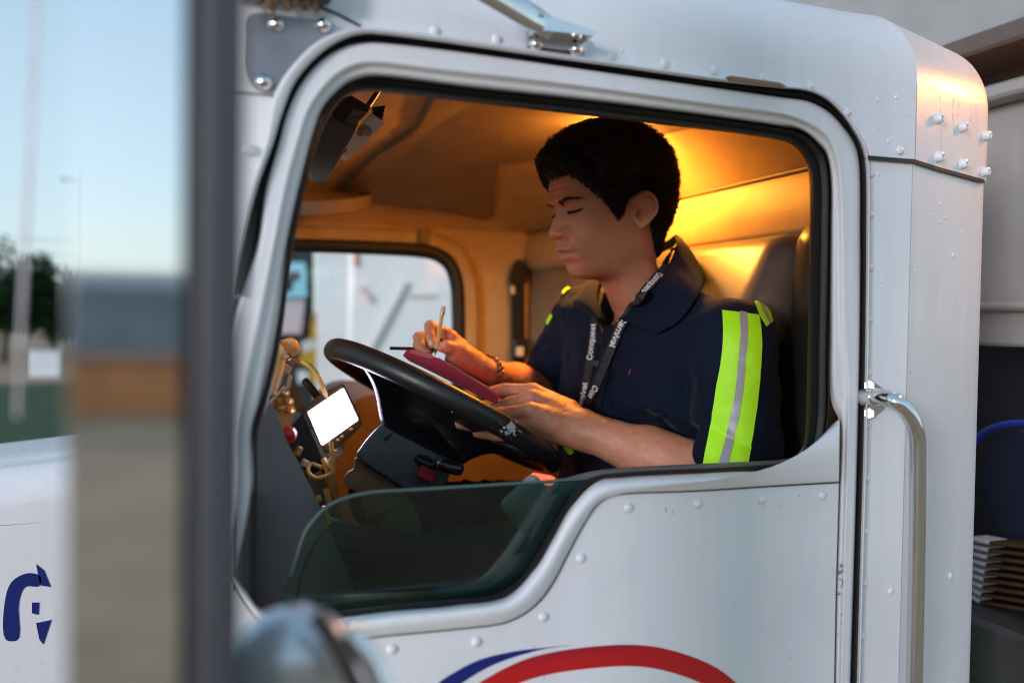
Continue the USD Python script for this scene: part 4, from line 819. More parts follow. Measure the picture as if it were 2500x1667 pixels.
# skin under the shirt joins the limbs into one figure
N_b = H2W([(-.036, 0, -.165)])[0]
Rz = np.array([[math.cos(-.24), -math.sin(-.24), 0], [math.sin(-.24), math.cos(-.24), 0], [0, 0, 1]])
def under(p):
    d = sd_ell(p, (.79, .50, 1.74), (.08, .13, .18), Rz); d = smin(d, sd_cone(p, (.79, .5, 1.7), (.81, .5, 1.42), .09, .11), .05)
    d = smin(d, sd_cone(p, N_b, (.775, .5, 1.83), .052, .07), .03)
    d = smin(d, chain(p, [(.78, .5, 1.86), L_sh, L_el], [.045, .042, .034]), .03); return smin(d, chain(p, [(.77, .5, 1.86), R_sh, R_el], [.045, .04, .032]), .03)
ub = nets(under, (.60, .10, 1.32), (1.0, .95, 2.05), .009)
def skin_mat():
    n = {'tc': ('texture_coordinate', {}), 'n1': ('noise_texture', {'scale': 34., 'detail': 8., 'roughness': .7}), 'r': ('rgb_ramp', {'ramp': [(0, (.38, .155, .088)), (.4, (.47, .20, .115)), (.7, (.53, .232, .136)), (1, (.53, .232, .136))]}),
         'at': ('attribute', {'attribute': 'lip'}), 'sb': ('attribute', {'attribute': 'stubble'}), 'vn': ('noise_texture', {'scale': 1500., 'detail': 2.}), 'vr': ('map_range', {'from_min': .35, 'from_max': .62, 'to_min': .25, 'to_max': 1.}), 'vm': ('math', {'math_type': 'multiply'}), 'ms': ('mix', {'color2': (.19, .085, .055)}), 'mx': ('mix', {'color2': (.50, .20, .19)}), 'bn': ('noise_texture', {'scale': 420., 'detail': 3.}), 'b': ('bump', {'strength': .38, 'distance': .0014}),
         'p': ('principled_bsdf', {'roughness': .52, 'subsurface_weight': .12, 'subsurface_scale': .006, 'subsurface_radius': (1., .35, .2), 'specular_ior_level': .5})}
    l = [('tc.object', 'n1.vector'), ('n1.fac', 'r.fac'), ('tc.object', 'vn.vector'), ('vn.fac', 'vr.value'), ('sb.fac', 'vm.value1'), ('vr.result', 'vm.value2'), ('vm.value', 'ms.fac'), ('r.color', 'ms.color1'), ('ms.color', 'mx.color1'), ('at.fac', 'mx.fac'), ('mx.color', 'p.base_color'), ('tc.object', 'bn.vector'), ('bn.fac', 'b.height'), ('b.normal', 'p.normal')]
    return usdkit.material(stage, '/World/Looks/brown_skin', n, l, surface='p.BSDF')
SKIN = skin_mat()
parts_ = [head] + ears + [la, ra, ub]
whole = cat_(*parts_)
bp = obj('body', whole, SKIN, PERSON, smooth=True)
mask = np.zeros(len(whole.vertices), np.float32); mask[:NR * NT] = lipmask.reshape(-1) * .85
UsdGeom.PrimvarsAPI(stage.GetPrimAtPath(bp)).CreatePrimvar('lip', Sdf.ValueTypeNames.FloatArray, 'vertex').Set(Vt.FloatArray.FromNumpy(mask))
st_ = fr_ * np.clip((-.020 - u_) / .006, 0, 1) * np.clip(1.1 - ((al - .0) / .058) ** 4, 0, 1) * np.clip((u_ + .115) / .02, 0, 1)
st_ = np.maximum(st_ * np.clip((np.hypot(al / .030, (u_ + .058) / .030) - .35) * 1.6, .25, 1) * .42, fr_ * .55 * gs(u_, -.0245, .0045) * np.exp(-(al / .024) ** 4)) * (1 - lipmask)
m2_ = np.zeros(len(whole.vertices), np.float32); m2_[:NR * NT] = st_.reshape(-1)
UsdGeom.PrimvarsAPI(stage.GetPrimAtPath(bp)).CreatePrimvar('stubble', Sdf.ValueTypeNames.FloatArray, 'vertex').Set(Vt.FloatArray.FromNumpy(m2_))
# ---- hair
HAIRM = M('black_hair', (.0075, .0058, .005), .55, spec=.3)
hairmesh_th = np.degrees(np.abs(tt))
uh = np.interp(hairmesh_th, [0, 18, 30, 42, 52, 60, 66, 71, 75, 79, 84, 92, 100, 108, 116, 128, 150, 180], [.083, .083, .080, .070, .056, .040, .022, .006, -.002, .006, .028, .041, .036, .012, -.030, -.056, -.070, -.074])[None]
un = HV[..., 2]; inside = un - uh
up_w = np.clip((un + .02) / .10, 0, 1); frontness = np.clip(np.cos(tt), 0, 1)[None]
thick = .0145 + .020 * up_w - .004 * frontness * np.clip((.11 - un) / .03, 0, 1)
side = np.clip(np.abs(np.sin(tt)), 0, 1)[None]; thick = thick * (1 - .28 * side * np.clip((.09 - un) / .06, 0, 1))
thick = thick * np.where((hairmesh_th > 58) & (hairmesh_th < 82), .42, 1.0)[None] ** np.clip((.05 - un) / .04, 0, 1)
nape = np.clip((un + .075) / .06, .25, 1); thick = thick * np.where(hairmesh_th[None] > 100, nape, 1)
edge = np.clip(inside / .010, -.35, 1); edge = np.where(edge > 0, np.sqrt(np.maximum(edge, 0)), edge * .8)
base_n = np.gradient(HV, axis=1); base_m = np.gradient(HV, axis=0); nrm_ = np.cross(base_n, base_m); nrm_ /= np.maximum(np.linalg.norm(nrm_, axis=-1, keepdims=True), 1e-9)
ctr_ = np.array([0, 0, .03]); nrm_ *= np.sign(((HV - ctr_) * nrm_).sum(-1, keepdims=True)); nrm_[:4] = (0, 0, 1)
nz = meshkit.fbm(HV.reshape(-1, 3) * 110, 3).reshape(HV.shape[:2]) - .5; nz2 = meshkit.fbm(HV.reshape(-1, 3) * 420, 2, 5).reshape(HV.shape[:2]) - .5
jit = (meshkit.noise(HV.reshape(-1, 3) * 300, 9).reshape(HV.shape[:2]) - .5) * .010
fw_ = (np.clip(np.cos(tt), 0, 1)[None] * np.clip((.115 - un) / .03, 0, 1))[..., None]
nrm_ = nrm_ + fw_ * np.array([.1, 0, .75]); nrm_ /= np.linalg.norm(nrm_, axis=-1, keepdims=True)
HH = HV + nrm_ * (thick * edge + (nz * .008 + nz2 * .005) * np.clip(edge, 0, 1))[..., None]
keep = (inside + jit) > -.003
gi = np.arange(NR * NT).reshape(NR, NT); q0, q1 = gi[:-1], gi[1:]; q0r, q1r = np.roll(q0, -1, 1), np.roll(q1, -1, 1)
kf = keep[:-1] & keep[1:] & np.roll(keep, -1, 1)[:-1] & np.roll(keep, -1, 1)[1:]
F_ = np.vstack([np.c_[q0[kf], q0r[kf], q1r[kf]], np.c_[q0[kf], q1r[kf], q1[kf]]])
hm = tm(H2W(HH).reshape(-1, 3), F_); hm.remove_unreferenced_vertices()
hairp = obj('hair', hm, HAIRM, PERSON, smooth=True)
def curves(name, pts, counts_, widths, mat, parent, kind=None):
    path = numbered(parent, name); c = UsdGeom.BasisCurves.Define(stage, path); c.CreateTypeAttr('linear')
    c.CreatePointsAttr(Vt.Vec3fArray.FromNumpy(np.asarray(pts, np.float32))); c.CreateCurveVertexCountsAttr(Vt.IntArray.FromNumpy(np.asarray(counts_, np.int32)))
    c.CreateWidthsAttr(Vt.FloatArray.FromNumpy(np.asarray(widths, np.float32))); c.SetWidthsInterpolation('vertex')
    UsdShade.MaterialBindingAPI.Apply(c.GetPrim()).Bind(mat); tag(c.GetPrim(), kind=kind); return path
hr_ = np.random.default_rng(3)
sel = np.argwhere((inside > .002) & (np.arange(NR)[:, None] > 6)); sel = sel[hr_.integers(0, len(sel), 16000)]
rim2 = np.argwhere((inside > -.001) & (inside < .022) & (np.arange(NR)[:, None] > 6)); sel = np.vstack([sel[:12000], rim2[hr_.integers(0, len(rim2), 6000)]])
rim = np.argwhere((np.abs(inside) < .006) & (np.arange(NR)[:, None] > 6)); sel = np.vstack([sel, rim[hr_.integers(0, len(rim), 3500)]])
root = np.where((inside < -.001)[..., None], HV2, HH)[sel[:, 0], sel[:, 1]]; nn_ = nrm_[sel[:, 0], sel[:, 1]]
k_ = 6; ln = (hr_.uniform(.003, .0085, len(root)) * np.where(np.arange(len(root)) < 18000, 1, .30))[:, None]; a1 = np.cross(nn_, hr_.normal(size=root.shape)); a1 /= np.linalg.norm(a1, axis=1, keepdims=True); a2 = np.cross(nn_, a1)
cp = []
for j in range(k_):
    s = j / (k_ - 1); w = s * 7.5; cp.append(root - nn_ * .002 + nn_ * ln * s * 1.0 + np.where(np.arange(len(root)) < 18000, .0016, .0005)[:, None] * (a1 * np.sin(w) + a2 * (np.cos(w) - 1)))
cp = H2W(np.stack(cp, 1).reshape(-1, 3)); wd = np.tile(np.linspace(.0011, .0006, k_), len(root))
curves('hair_curls', cp, np.full(len(root), k_), wd, HAIRM, hairp, 'stuff')
# surface of the face as (l, u) -> f, for brows and lashes
from scipy.interpolate import LinearNDInterpolator
mfront = (HV2[..., 0] > .035) & (HV2[..., 1] > -.07) & (np.abs(HV2[..., 2]) < .07)
fp_, fv_ = HV2[mfront][:, 1:], HV2[mfront][:, 0]
face_f = LinearNDInterpolator(fp_, fv_)
def on_face(lu, off=0.): lu = np.atleast_2d(lu); return np.c_[face_f(lu) + off, lu]
for sgn in (1, -1):
    bl = np.array([(.0115, .0375), (.020, .0405), (.030, .0435), (.040, .0450), (.051, .0420)])
    bl = spline(bl, 60); bpts, bc, bw = [], [], []
    for i in range(260):
        s = hr_.integers(0, 60); l0 = bl[s] + hr_.normal(size=2) * (.0006, 0.0017) * (1 - .45 * s / 60); dl = np.array([.0042, .0012 + .0015 * hr_.normal() - .002 * (s > 40)])
        pts = np.array([l0, l0 + dl * .5, l0 + dl]); pts[:, 0] *= sgn; q = on_face(pts, .0006)
        if np.isnan(q).any(): continue
        bpts.append(H2W(q)); bc.append(3); bw += [.0005, .0004, .0002]
    curves('eyebrow', np.vstack(bpts), bc, bw, HAIRM, PERSON)
    el = spline(np.array([(.0235, .0258), (.029, .0236), (.037, .0226), (.045, .0234), (.0510, .0256)]), 30); el[:, 0] *= sgn
    q = on_face(el, .0004); q = q[~np.isnan(q).any(1)]; lash = tube(H2W(q), .0009 + .0014 * np.sin(np.linspace(.25, 2.8, len(q))), 6)
    bpts, bc, bw = [], [], []
    for i in range(3, len(q) if sgn > 0 else 8, 1):
        d = np.array([.0050, sgn * .0024 * (i / 30), -.0036]); bpts.append(H2W(np.array([q[i], q[i] + d * .6, q[i] + d + (0, 0, .0008)]))); bc.append(3); bw += [.0007, .0005, .0002]
    lp = obj('eyelash', lash, HAIRM, PERSON, smooth=True); curves('lash_hairs', np.vstack(bpts), bc, bw, HAIRM, lp)

# finger nails
NAIL = M('finger_nail', (.62, .34, .25), .25)
def nail(f, sx, sy, d_px, r):
    d = ray(sx, sy)[None]; p, ok = march(f, EYE, d); p = p[0]; g = grad(f, p[None], .002)[0]; q = march(f, EYE, ray(*d_px)[None])[0][0]
    R_ = basis(q - p, g); m = trimesh.creation.icosphere(2, 1.0); m.vertices *= np.array([r * 1.25, .0016, r]); obj('finger_nail', place(m, R=R_, t=p - g * .0006), NAIL, PERSON, smooth=True)
nail(right_arm, 1085, 843, (1100, 846), .0052); nail(right_arm, 1053, 836, (1050, 822), .0045); nail(left_arm, 1108, 1002, (1124, 1004), .0042); nail(left_arm, 1117, 1031, (1132, 1033), .0042)
# ---- navy work shirt
SHIRT = M('navy_cotton', (.0045, .0105, .029), .85, var=.35, scale=5, bump=.35, bscale=700, sheen=.06, spec=.15)
W_ = J(1326, 936, .79)
sh_end = L_el + (L_wr - L_el) * .16
def shirt0(p):
    d = sd_ell(p, (.785, .50, 1.76), (.118, .182, .22), Rz)
    d = smin(d, sd_ell(p, (.735, .605, 1.72), (.075, .10, .20)), .05)
    d = smin(d, sd_ell(p, (.80, .50, 1.55), (.128, .178, .25)), .08)
    d = smin(d, sd_cone(p, (L_sh + (0, .03, -.01)), (R_sh + (0, -.03, -.01)), .062, .062), .05)
    d = smin(d, sd_cone(p, N_b + (.010, 0, -.02), L_sh + (0, .02, .005), .056, .056), .05)
    d = smin(d, sd_cone(p, N_b + (.005, 0, -.02), R_sh + (0, -.02, .005), .054, .054), .05)
    sl = chain(p, [L_sh, L_el + (.0, 0, .0), sh_end], [.066, .060, .058], .03); d = smin(d, sl, .022)
    sr = chain(p, [R_sh, R_sh * .35 + W_ * .65, W_], [.058, .054, .050], .02); d = smin(d, sr, .03)
    return d
def wrinkle(p):
    q = p.reshape(-1, 3); t = np.clip(((q - L_sh) @ (L_el - L_sh)) / ((L_el - L_sh) @ (L_el - L_sh)), 0, 1.2)
    n1 = meshkit.fbm(q * np.array([9, 9, 14]) + 3.1, 3, 4) - .5; n2 = meshkit.fbm(q * 30, 2, 8) - .5
    sh_ = lambda x: 2 * (1 - np.abs(np.sin(x * .5))) ** 1.6 - .8
    fold = sh_((q[:, 2] * 70 + q[:, 0] * 55 - q[:, 1] * 28) + n1 * 7) * np.exp(-((t - .95) / .35) ** 2) * (q[:, 1] < .40)
    arm = sh_((q[:, 0] * 95 + q[:, 2] * 40) + n1 * 8) * np.exp(-(np.linalg.norm((q - (L_sh + np.array([-.045, .06, -.09]))) / np.array([.06, .07, .10]), axis=1)) ** 2)
    rs = sh_((q[:, 2] * 75 - q[:, 0] * 60 + q[:, 1] * 20) + n1 * 6) * np.exp(-(np.linalg.norm((q - (R_sh * .45 + W_ * .55)) / .10, axis=1)) ** 2)
    ch = sh_(q[:, 0] * 30 + q[:, 2] * 42 - q[:, 1] * 34 + n1 * 9) * np.exp(-(np.linalg.norm((q - np.array([.70, .47, 1.72])) / np.array([.15, .16, .16]), axis=1)) ** 2)
    return (.015 * n1 + .006 * n2 + .0060 * fold + .0065 * arm + .0060 * rs + .0060 * ch).reshape(p.shape[:-1])
def shirt_cut(p):
    d = shirt0(p)
    ax = L_wr - L_el; ax = ax / np.linalg.norm(ax); d = np.maximum(d, np.where(sd_cone(p, L_el - ax * .05, L_wr, .085, .06) < 0, (p - sh_end) @ ax - .035, -1))
    d = np.maximum(d, np.where(sd_cone(p, R_sh * .3 + W_ * .7, W_ * 2 - (R_sh * .3 + W_ * .7), .09, .09) < 0, -((p - W_) @ ((R_sh - W_) / np.linalg.norm(R_sh - W_))) - .008, -1))
    # neck opening: a wide cone with a V at the front
    na = N_b + np.array([-.012, 0, -.028]); up_ = H2W([(-.02, 0, 0)])[0] - N_b; up_ /= np.linalg.norm(up_)
    vb = J(1497, 792, .475)
    d = np.maximum(d, -sd_cone(p, na - up_ * .01, na + up_ * .14, .056, .085))
    d = np.maximum(d, -sd_cone(p, na + up_ * .02, vb + np.array([-.012, 0, .01]), .050, .006))
    return d
sm_ = nets(shirt_cut, (.56, .12, 1.36), (1.01, .92, 2.03), .0042)
sm_ = relax(sm_, 4); vn_ = np.array(sm_.vertex_normals); sm_ = tm(sm_.vertices - vn_ * wrinkle(sm_.vertices)[:, None], sm_.faces)
SH = obj('shirt', sm_, SHIRT, PERSON, smooth=True)
def shirt(p): return shirt0(p) + wrinkle(p)
def patch(px_rows, off, f=shirt):
    """rows of picture points, dropped along the line of sight on the cloth, lifted off along its normal"""
    R_ = np.array(px_rows, float); n, m = R_.shape[:2]; d = np.array([ray(a, b) for a, b in R_.reshape(-1, 2)])
    p, ok = march(f, EYE, d); g = grad(f, p, .004); return (p + g * off).reshape(n, m, 3), g.reshape(n, m, 3)
def band(left, right, off, n=60, m=14, t0=0., t1=1.):
    L, R = spline(left, n), spline(right, n); rows = [L + (R - L) * t for t in np.linspace(t0, t1, m)]
    return patch(rows, off)[0]
def thick_patch(g, back=.006, flip=False):
    c = np.roll(g, 0, 0); m = loft(list(g)); return m
LIME = M('lime_hi_vis_tape', (.46, 1.0, .010), .6, var=.05, scale=40, bump=.2, bscale=600, emit=((.3, 1.0, .03), .0))
SILV = M('grey_reflective_tape', (.36, .36, .40), .45, .15, bump=.15, bscale=500)
bl_, br_ = [(1764, 760), (1767, 815), (1762, 880), (1751, 944), (1738, 1030), (1722, 1112), (1716, 1150)], [(1851, 771), (1857, 815), (1856, 887), (1850, 960), (1840, 1040), (1826, 1130), (1820, 1165)]
st = band(bl_, br_, .0032); obj('sleeve_stripe', loft(list(st)), LIME, SH, smooth=True)
cl, cr = [(1805, 764), (1807, 815), (1803, 868), (1796, 944), (1780, 1040), (1758, 1130), (1750, 1160)], [(1822, 766), (1824, 815), (1820, 868), (1814, 944), (1800, 1040), (1780, 1132), (1772, 1162)]
obj('reflective_strip', loft(list(band(cl, cr, .0044, 60, 5))), SILV, SH, smooth=True)
sl_, sr_ = [(1831, 706), (1836, 730), (1842, 750), (1850, 770)], [(1838, 706), (1858, 735), (1874, 762), (1883, 790)]
sl_, sr_ = [(1831, 704), (1840, 738), (1853, 775), (1868, 800)], [(1841, 712), (1860, 738), (1876, 762), (1884, 786)]
obj('shoulder_stripe', loft(list(band(sl_, sr_, .0032, 24, 8))), LIME, SH, smooth=True)
obj('shoulder_strip', loft(list(band(sl_, sr_, .0044, 24, 4, .42, .66))), SILV, SH, smooth=True)
for L, R in (([(1374, 716), (1380, 708), (1388, 702)], [(1376, 722), (1384, 714), (1394, 706)]), ([(1336, 788), (1342, 776), (1348, 766)], [(1340, 794), (1347, 782), (1353, 770)])):
    obj('far_stripe', loft(list(band(L, R, .0035, 12, 4))), LIME, SH, smooth=True)
# collar leaves
def ribbon3(top, bot, n=40, m=10, th=.003, belly=.006):
    A, B = spline(top, n), spline(bot, n); rows = []
    for t in np.linspace(0, 1, m):
        q = A + (B - A) * t; rows.append(q)
    g = np.array(rows); du = np.gradient(g, axis=1); dv = np.gradient(g, axis=0); nn = np.cross(du, dv); nn /= np.maximum(np.linalg.norm(nn, axis=-1, keepdims=True), 1e-9)
    sgn = np.sign(((EYE - g) * nn).sum(-1).mean()); nn *= sgn; g = g + nn * belly * np.sin(np.pi * np.linspace(0, 1, m))[:, None, None]
    return loft(list(g) + list((g - nn * th)[::-1]) , False), g
def on_shirt(px, off):
    p, g = patch([px], off); return list(p[0])
near_top = [P(1650, 572, .56), P(1655, 590, .49), P(1640, 632, .445)] + on_shirt([(1600, 705), (1560, 748), (1520, 784)], .012)
near_bot = [P(1676, 606, .57), P(1704, 640, .50), P(1722, 676, .425)] + on_shirt([(1700, 745), (1660, 790), (1611, 817)], .010)
def leaf(top, bot, tip):
    cm, g = ribbon3(top, bot, 44, 10, .0035, .005); return cm
obj('collar', leaf(near_top, near_bot, None), SHIRT, SH, smooth=True)
cf, _ = ribbon3([near_top[-1], near_top[-1] * .5 + on_shirt([(1570, 787)], .012)[0] * .5, near_bot[-1]], [near_top[-2], near_top[-2] * .4 + near_bot[-2] * .6, near_bot[-1] + (0, 0, .002)], 20, 6, .003, .002)
far_top = [P(1650, 572, .56), P(1560, 640, .575), P(1480, 672, .575), P(1464, 690, .565)] + on_shirt([(1468, 735), (1490, 784)], .012)
far_bot = [P(1660, 590, .60), P(1540, 650, .65), P(1446, 680, .64), P(1420, 705, .615)] + on_shirt([(1410, 742), (1452, 772)], .010)
obj('collar', leaf(far_top, far_bot, None), SHIRT, SH, smooth=True)
# placket, button, pocket, red stitch
pk = band([(1478, 795), (1468, 860), (1455, 930), (1440, 1000)], [(1508, 800), (1497, 870), (1483, 940), (1466, 1010)], .0028, 40, 6); obj('placket', loft(list(pk)), SHIRT, SH, smooth=True)
pc_, _ = patch([[(1462, 891)]], .005); bg = pc_[0, 0]; vd = (EYE - bg) / np.linalg.norm(EYE - bg)
obj('button', tube([bg, bg + vd * .0022], .0055, 16), M('navy_button', (.02, .025, .05), .3), SH)
pcl = spline([(1500, 905), (1640, 912), (1634, 985), (1626, 1010), (1560, 1020), (1500, 1000)], 70, True)
def edge_tube(px, off, r, mat, name, parent): q, _ = patch([px], off); return obj(name, tube(q[0], r, 6), mat, parent)
edge_tube(pcl, .0012, .0008, SHIRT, 'pocket_seam', SH)
edge_tube(np.array([(1537, 915), (1540, 908), (1541, 903)]), .003, .0007, M('red_thread', (.6, .03, .03), .6), 'red_stitch', SH)
# dark trousers
TROU = M('dark_trousers', (.012, .013, .018), .85, var=.4, scale=10, bump=.4, bscale=500)
knee = J(1010, 1330, .42)
def legs(p):
    d = smin(sd_cone(p, (.80, .42, 1.45), knee, .105, .075), sd_cone(p, (.80, .60, 1.45), knee + (.02, .24, .03), .105, .075), .03)
    return smin(d, sd_cone(p, knee, knee + (-.05, 0, -.36), .074, .06), .03)
obj('trousers', nets(legs, (.05, .25, 1.05), (.95, .85, 1.6), .012), TROU, PERSON, smooth=True)
# ---- lanyard round the neck
BLK = M('black_webbing', (.010, .010, .011), .6, bump=.3, bscale=900)
WTX = M('white_print', (.82, .82, .84), .5)
LAN = thing('lanyard', 'black neck lanyard with white lettering hanging over the navy shirt', 'lanyard')
def strap(px, off, hw, name, f=shirt, yfix=None):
    q = spline(np.array(px, float), 120); d = np.array([ray(a, b) for a, b in q]); p, ok = march(f, EYE, d); g = grad(f, p, .006)
    if yfix is not None:
        for i in range(len(p)):
            Y = np.interp(i / 119, *yfix)
            if Y > 0: p[i] = P(q[i][0], q[i][1], Y)
    kk = np.ones(7) / 7
    p = p + g * off
    for k in range(3): p[3:-3, k] = np.convolve(p[:, k], kk, 'same')[3:-3]
    t = np.gradient(p, axis=0); t /= np.linalg.norm(t, axis=1, keepdims=True)
    vw = EYE - p; vw /= np.linalg.norm(vw, axis=1, keepdims=True); nn = .55 * g + .45 * vw
    s = np.cross(t, nn); s /= np.linalg.norm(s, axis=1, keepdims=True); nn = np.cross(s, t)
    m = loft([p - s * hw, p - s * hw + nn * .0012, p + s * hw + nn * .0012, p + s * hw, p - s * hw])
    return obj(name, m, BLK, LAN, smooth=30), p, s, nn
def lettering(path_, p, s, nn, text, start, height, rev=False, name='lettering'):
    """text along the strap from arc length start (fraction), rev: reads from the end"""
    if rev: p, s, nn = p[::-1], -s[::-1], nn[::-1]
    L = np.r_[0, np.cumsum(np.linalg.norm(np.diff(p, axis=0), axis=1))]
    m = meshkit.text_mesh(text, height, .0003, bold=True); v = m.vertices.copy(); a = start * L[-1] + v[:, 0]
    I = lambda A: np.stack([np.interp(a, L, A[:, k]) for k in range(3)], 1)
    v2 = I(p) + I(-s) * (v[:, 1:2] - height * .38) + I(nn) * (.0015 + v[:, 2:3]); obj(name, tm(v2, m.faces), WTX, path_, smooth=False)
near = [(1652, 600), (1628, 645), (1602, 690), (1572, 728), (1546, 762), (1526, 796), (1508, 838), (1492, 880), (1472, 930), (1452, 968), (1437, 1000), (1428, 1040)]
pa, p, s, nn = strap(near, .0085, .0080, 'strap', yfix=([0, .10, .20, .29, .30, 1], [.462, .435, .408, .388, 0, 0]))
lettering(pa, p, s, nn, 'Conquest', .20, .0104); lettering(pa, p, s, nn, 'Carnival', .545, .0104); lettering(pa, p, s, nn, 'Con', .80, .0104)
far = [(1478, 690), (1470, 720), (1462, 760), (1456, 800), (1450, 850), (1442, 910), (1432, 960), (1424, 1000), (1418, 1040)]
pa, p, s, nn = strap(far, .0045, .0080, 'strap', yfix=([0, .12, .25, .26, 1], [.575, .555, .53, 0, 0]))
lettering(pa, p, s, nn, 'Carnival', .10, .0104, rev=True); lettering(pa, p, s, nn, 'Conquest', .38, .0104, rev=True); lettering(pa, p, s, nn, 'Ca', .72, .0104, rev=True)
# ================================================================ steering wheel and column
Cw = np.array([.4164, .5531, 1.7522]); wa, wb_ = .5029, -.0433
wn = np.array([math.sin(wa), 0, math.cos(wa)]); we1 = np.array([math.cos(wa), 0, -math.sin(wa)]); we2 = math.cos(wb_) * np.array([0, 1., 0]) + math.sin(wb_) * wn
_t = np.linspace(np.pi, 2 * np.pi, 400); _r = Cw + .205 * (np.outer(np.cos(_t), we1) + np.outer(np.sin(_t), we2)); SCUFF = _r[np.argmin(np.linalg.norm(project(_r) - np.array([1243, 1042]), axis=1))] + np.array([0, -.0155, .003])
RIMM = usdkit.material(stage, '/World/Looks/worn_wheel_rim', {'tc': ('texture_coordinate', {}), 'n': ('noise_texture', {'scale': 520., 'detail': 2.}), 'b': ('bump', {'strength': .35, 'distance': .0012}),
    'g': ('geometry', {}), 'd': ('vector_math', {'vector_type': 'x', 'math_type': 'distance', 'vector2': tuple(map(float, P(1240, 1048, .365)))} if False else {'math_type': 'distance', 'vector2': tuple(map(float, SCUFF))}),
    'mr': ('map_range', {'from_min': .0, 'from_max': .028, 'to_min': .15, 'to_max': -.12}), 'w': ('noise_texture', {'scale': 150., 'detail': 4., 'roughness': .7}), 'ad': ('math', {'math_type': 'add'}), 'gt': ('math', {'math_type': 'greater_than', 'value2': .60}),
    'mx': ('mix', {'color1': (.013, .0135, .015), 'color2': (.50, .50, .52)}), 'p': ('principled_bsdf', {'roughness': .36})},
    [('tc.object', 'n.vector'), ('n.fac', 'b.height'), ('b.normal', 'p.normal'), ('g.position', 'd.vector1'), ('d.value', 'mr.value'), ('tc.object', 'w.vector'), ('w.fac', 'ad.value1'), ('mr.result', 'ad.value2'), ('ad.value', 'gt.value1'), ('gt.value', 'mx.fac'), ('mx.color', 'p.base_color')], surface='p.BSDF')
t = np.linspace(0, 2 * np.pi, 120, endpoint=False); ph = np.linspace(0, 2 * np.pi, 22, endpoint=False)
rings = [Cw + (.205 + .0152 * np.cos(ph))[:, None] * (math.cos(a) * we1 + math.sin(a) * we2) + (.0172 * np.sin(ph))[:, None] * wn for a in t]
SW = obj('steering_wheel', loft(rings + [rings[0]], True), RIMM, TRUCK, smooth=True)
hub = np.array(spline([(862, 876), (886, 900), (905, 930), (918, 968), (926, 1012), (934, 1036), (1000, 1074), (1090, 1118), (1127, 1133), (1150, 1121), (1190, 1108), (1250, 1112), (1300, 1126), (1318, 1110), (1250, 1060), (1150, 1000), (1000, 915), (900, 872)], 120, True))
hc = np.array([1050., 1020.])
def hubring(k, Y): return np.array([P(a, b, Y) for a, b in (hub - hc) * k + hc])
obj('wheel_hub', loft([hubring(.2, .50), hubring(.55, .495), hubring(.80, .47), hubring(.93, .455), hubring(.985, .462), hubring(1.0, .475), hubring(1.0, .64), hubring(.93, .66)], True, True), BLACKP, SW, smooth=50)
obj('wheel_spoke', loft([np.array([Cw + we1 * x + we2 * y + wn * z for y, z in ((-.2, -.004), (-.1, -.022), (0, -.034), (.1, -.022), (.2, -.004))]) for x in (-.03, .03)]), BLACKP, SW)
def plate(pts, Y0, Y1, mat, nm, par, k=.94, e=.012):
    q = np.array(pts, float); c = q.mean(0); R = lambda s, Y: np.array([P(a, b, Y) for a, b in (q - c) * s + c])
    return obj(nm, loft([R(.05, Y0), R(k, Y0), R((1 + k) / 2 + .012, Y0 + e * .3), R(1, Y0 + e), R(1, Y1)], True, True), mat, par, smooth=40)
COLG = M('grey_column_plastic', (.085, .09, .098), .42, var=.3, scale=12, bump=.3, bscale=300)
COL = plate(spline([(872, 1111), (884, 1086), (905, 1060), (928, 1038), (942, 1033), (970, 1046), (1046, 1086), (1100, 1116), (1112, 1132), (1100, 1150), (1082, 1190), (1010, 1206), (975, 1184)], 80, True), .465, .64, COLG, 'steering_column', TRUCK)
plate(spline([(868, 1116), (900, 1138), (976, 1188), (1000, 1215), (1030, 1300), (960, 1310), (900, 1270), (872, 1205), (848, 1188), (839, 1170), (848, 1152), (862, 1142)], 70, True), .49, .63, TANDASH, 'column_lower', COL)
plate(spline([(936, 1068), (948, 1060), (956, 1056), (958, 1060), (950, 1070), (940, 1077)], 20, True), .4635, .47, BLACKP, 'column_slot', COL, .9, .001)
plate([(1010, 1120), (1022, 1106), (1045, 1112), (1062, 1125), (1058, 1140), (1020, 1138)], .462, .48, BLACKP, 'lever_recess', COL)
plate([(1029, 1134), (1069, 1152), (1056, 1180), (1017, 1160)], .44, .47, M('red_switch', (.34, .015, .025), .4), 'hazard_switch', COL, .96, .003)
obj('stalk_arm', tube([P(1020, 1120, .46), P(1050, 1134, .44), P(1075, 1136, .42)], .006, 10), BLACKP, COL)
obj('stalk_grip', tube([P(*q) for q in [(1064, 1130, .42), (1068, 1132, .42), (1090, 1137, .41), (1115, 1143, .405), (1128, 1146, .402), (1132, 1147, .401)]], [.006, .0095, .0105, .0105, .009, .003], 16), M('gloss_black_plastic', (.008, .008, .01), .18), COL, smooth=60)
obj('stalk_band', tube([P(1070, 1131, .4195), P(1098, 1138.5, .4105)], .0108, 16), M('dark_chrome_band', (.2, .22, .24), .2, .8), COL, smooth=60)
# accordion boot and floor things behind the tinted pane
for k in range(7):
    a = np.array([820 + k * 8, 1290 + k * 32]); obj('boot_fold', tube([P(a[0] - 20, a[1] - 10, .50), P(a[0] + 50, a[1] + 12, .47), P(a[0] + 120, a[1] + 44, .50)], .013, 10), M('boot_rubber_%d' % k, (.030, .034, .036), .6), COL, smooth=60)
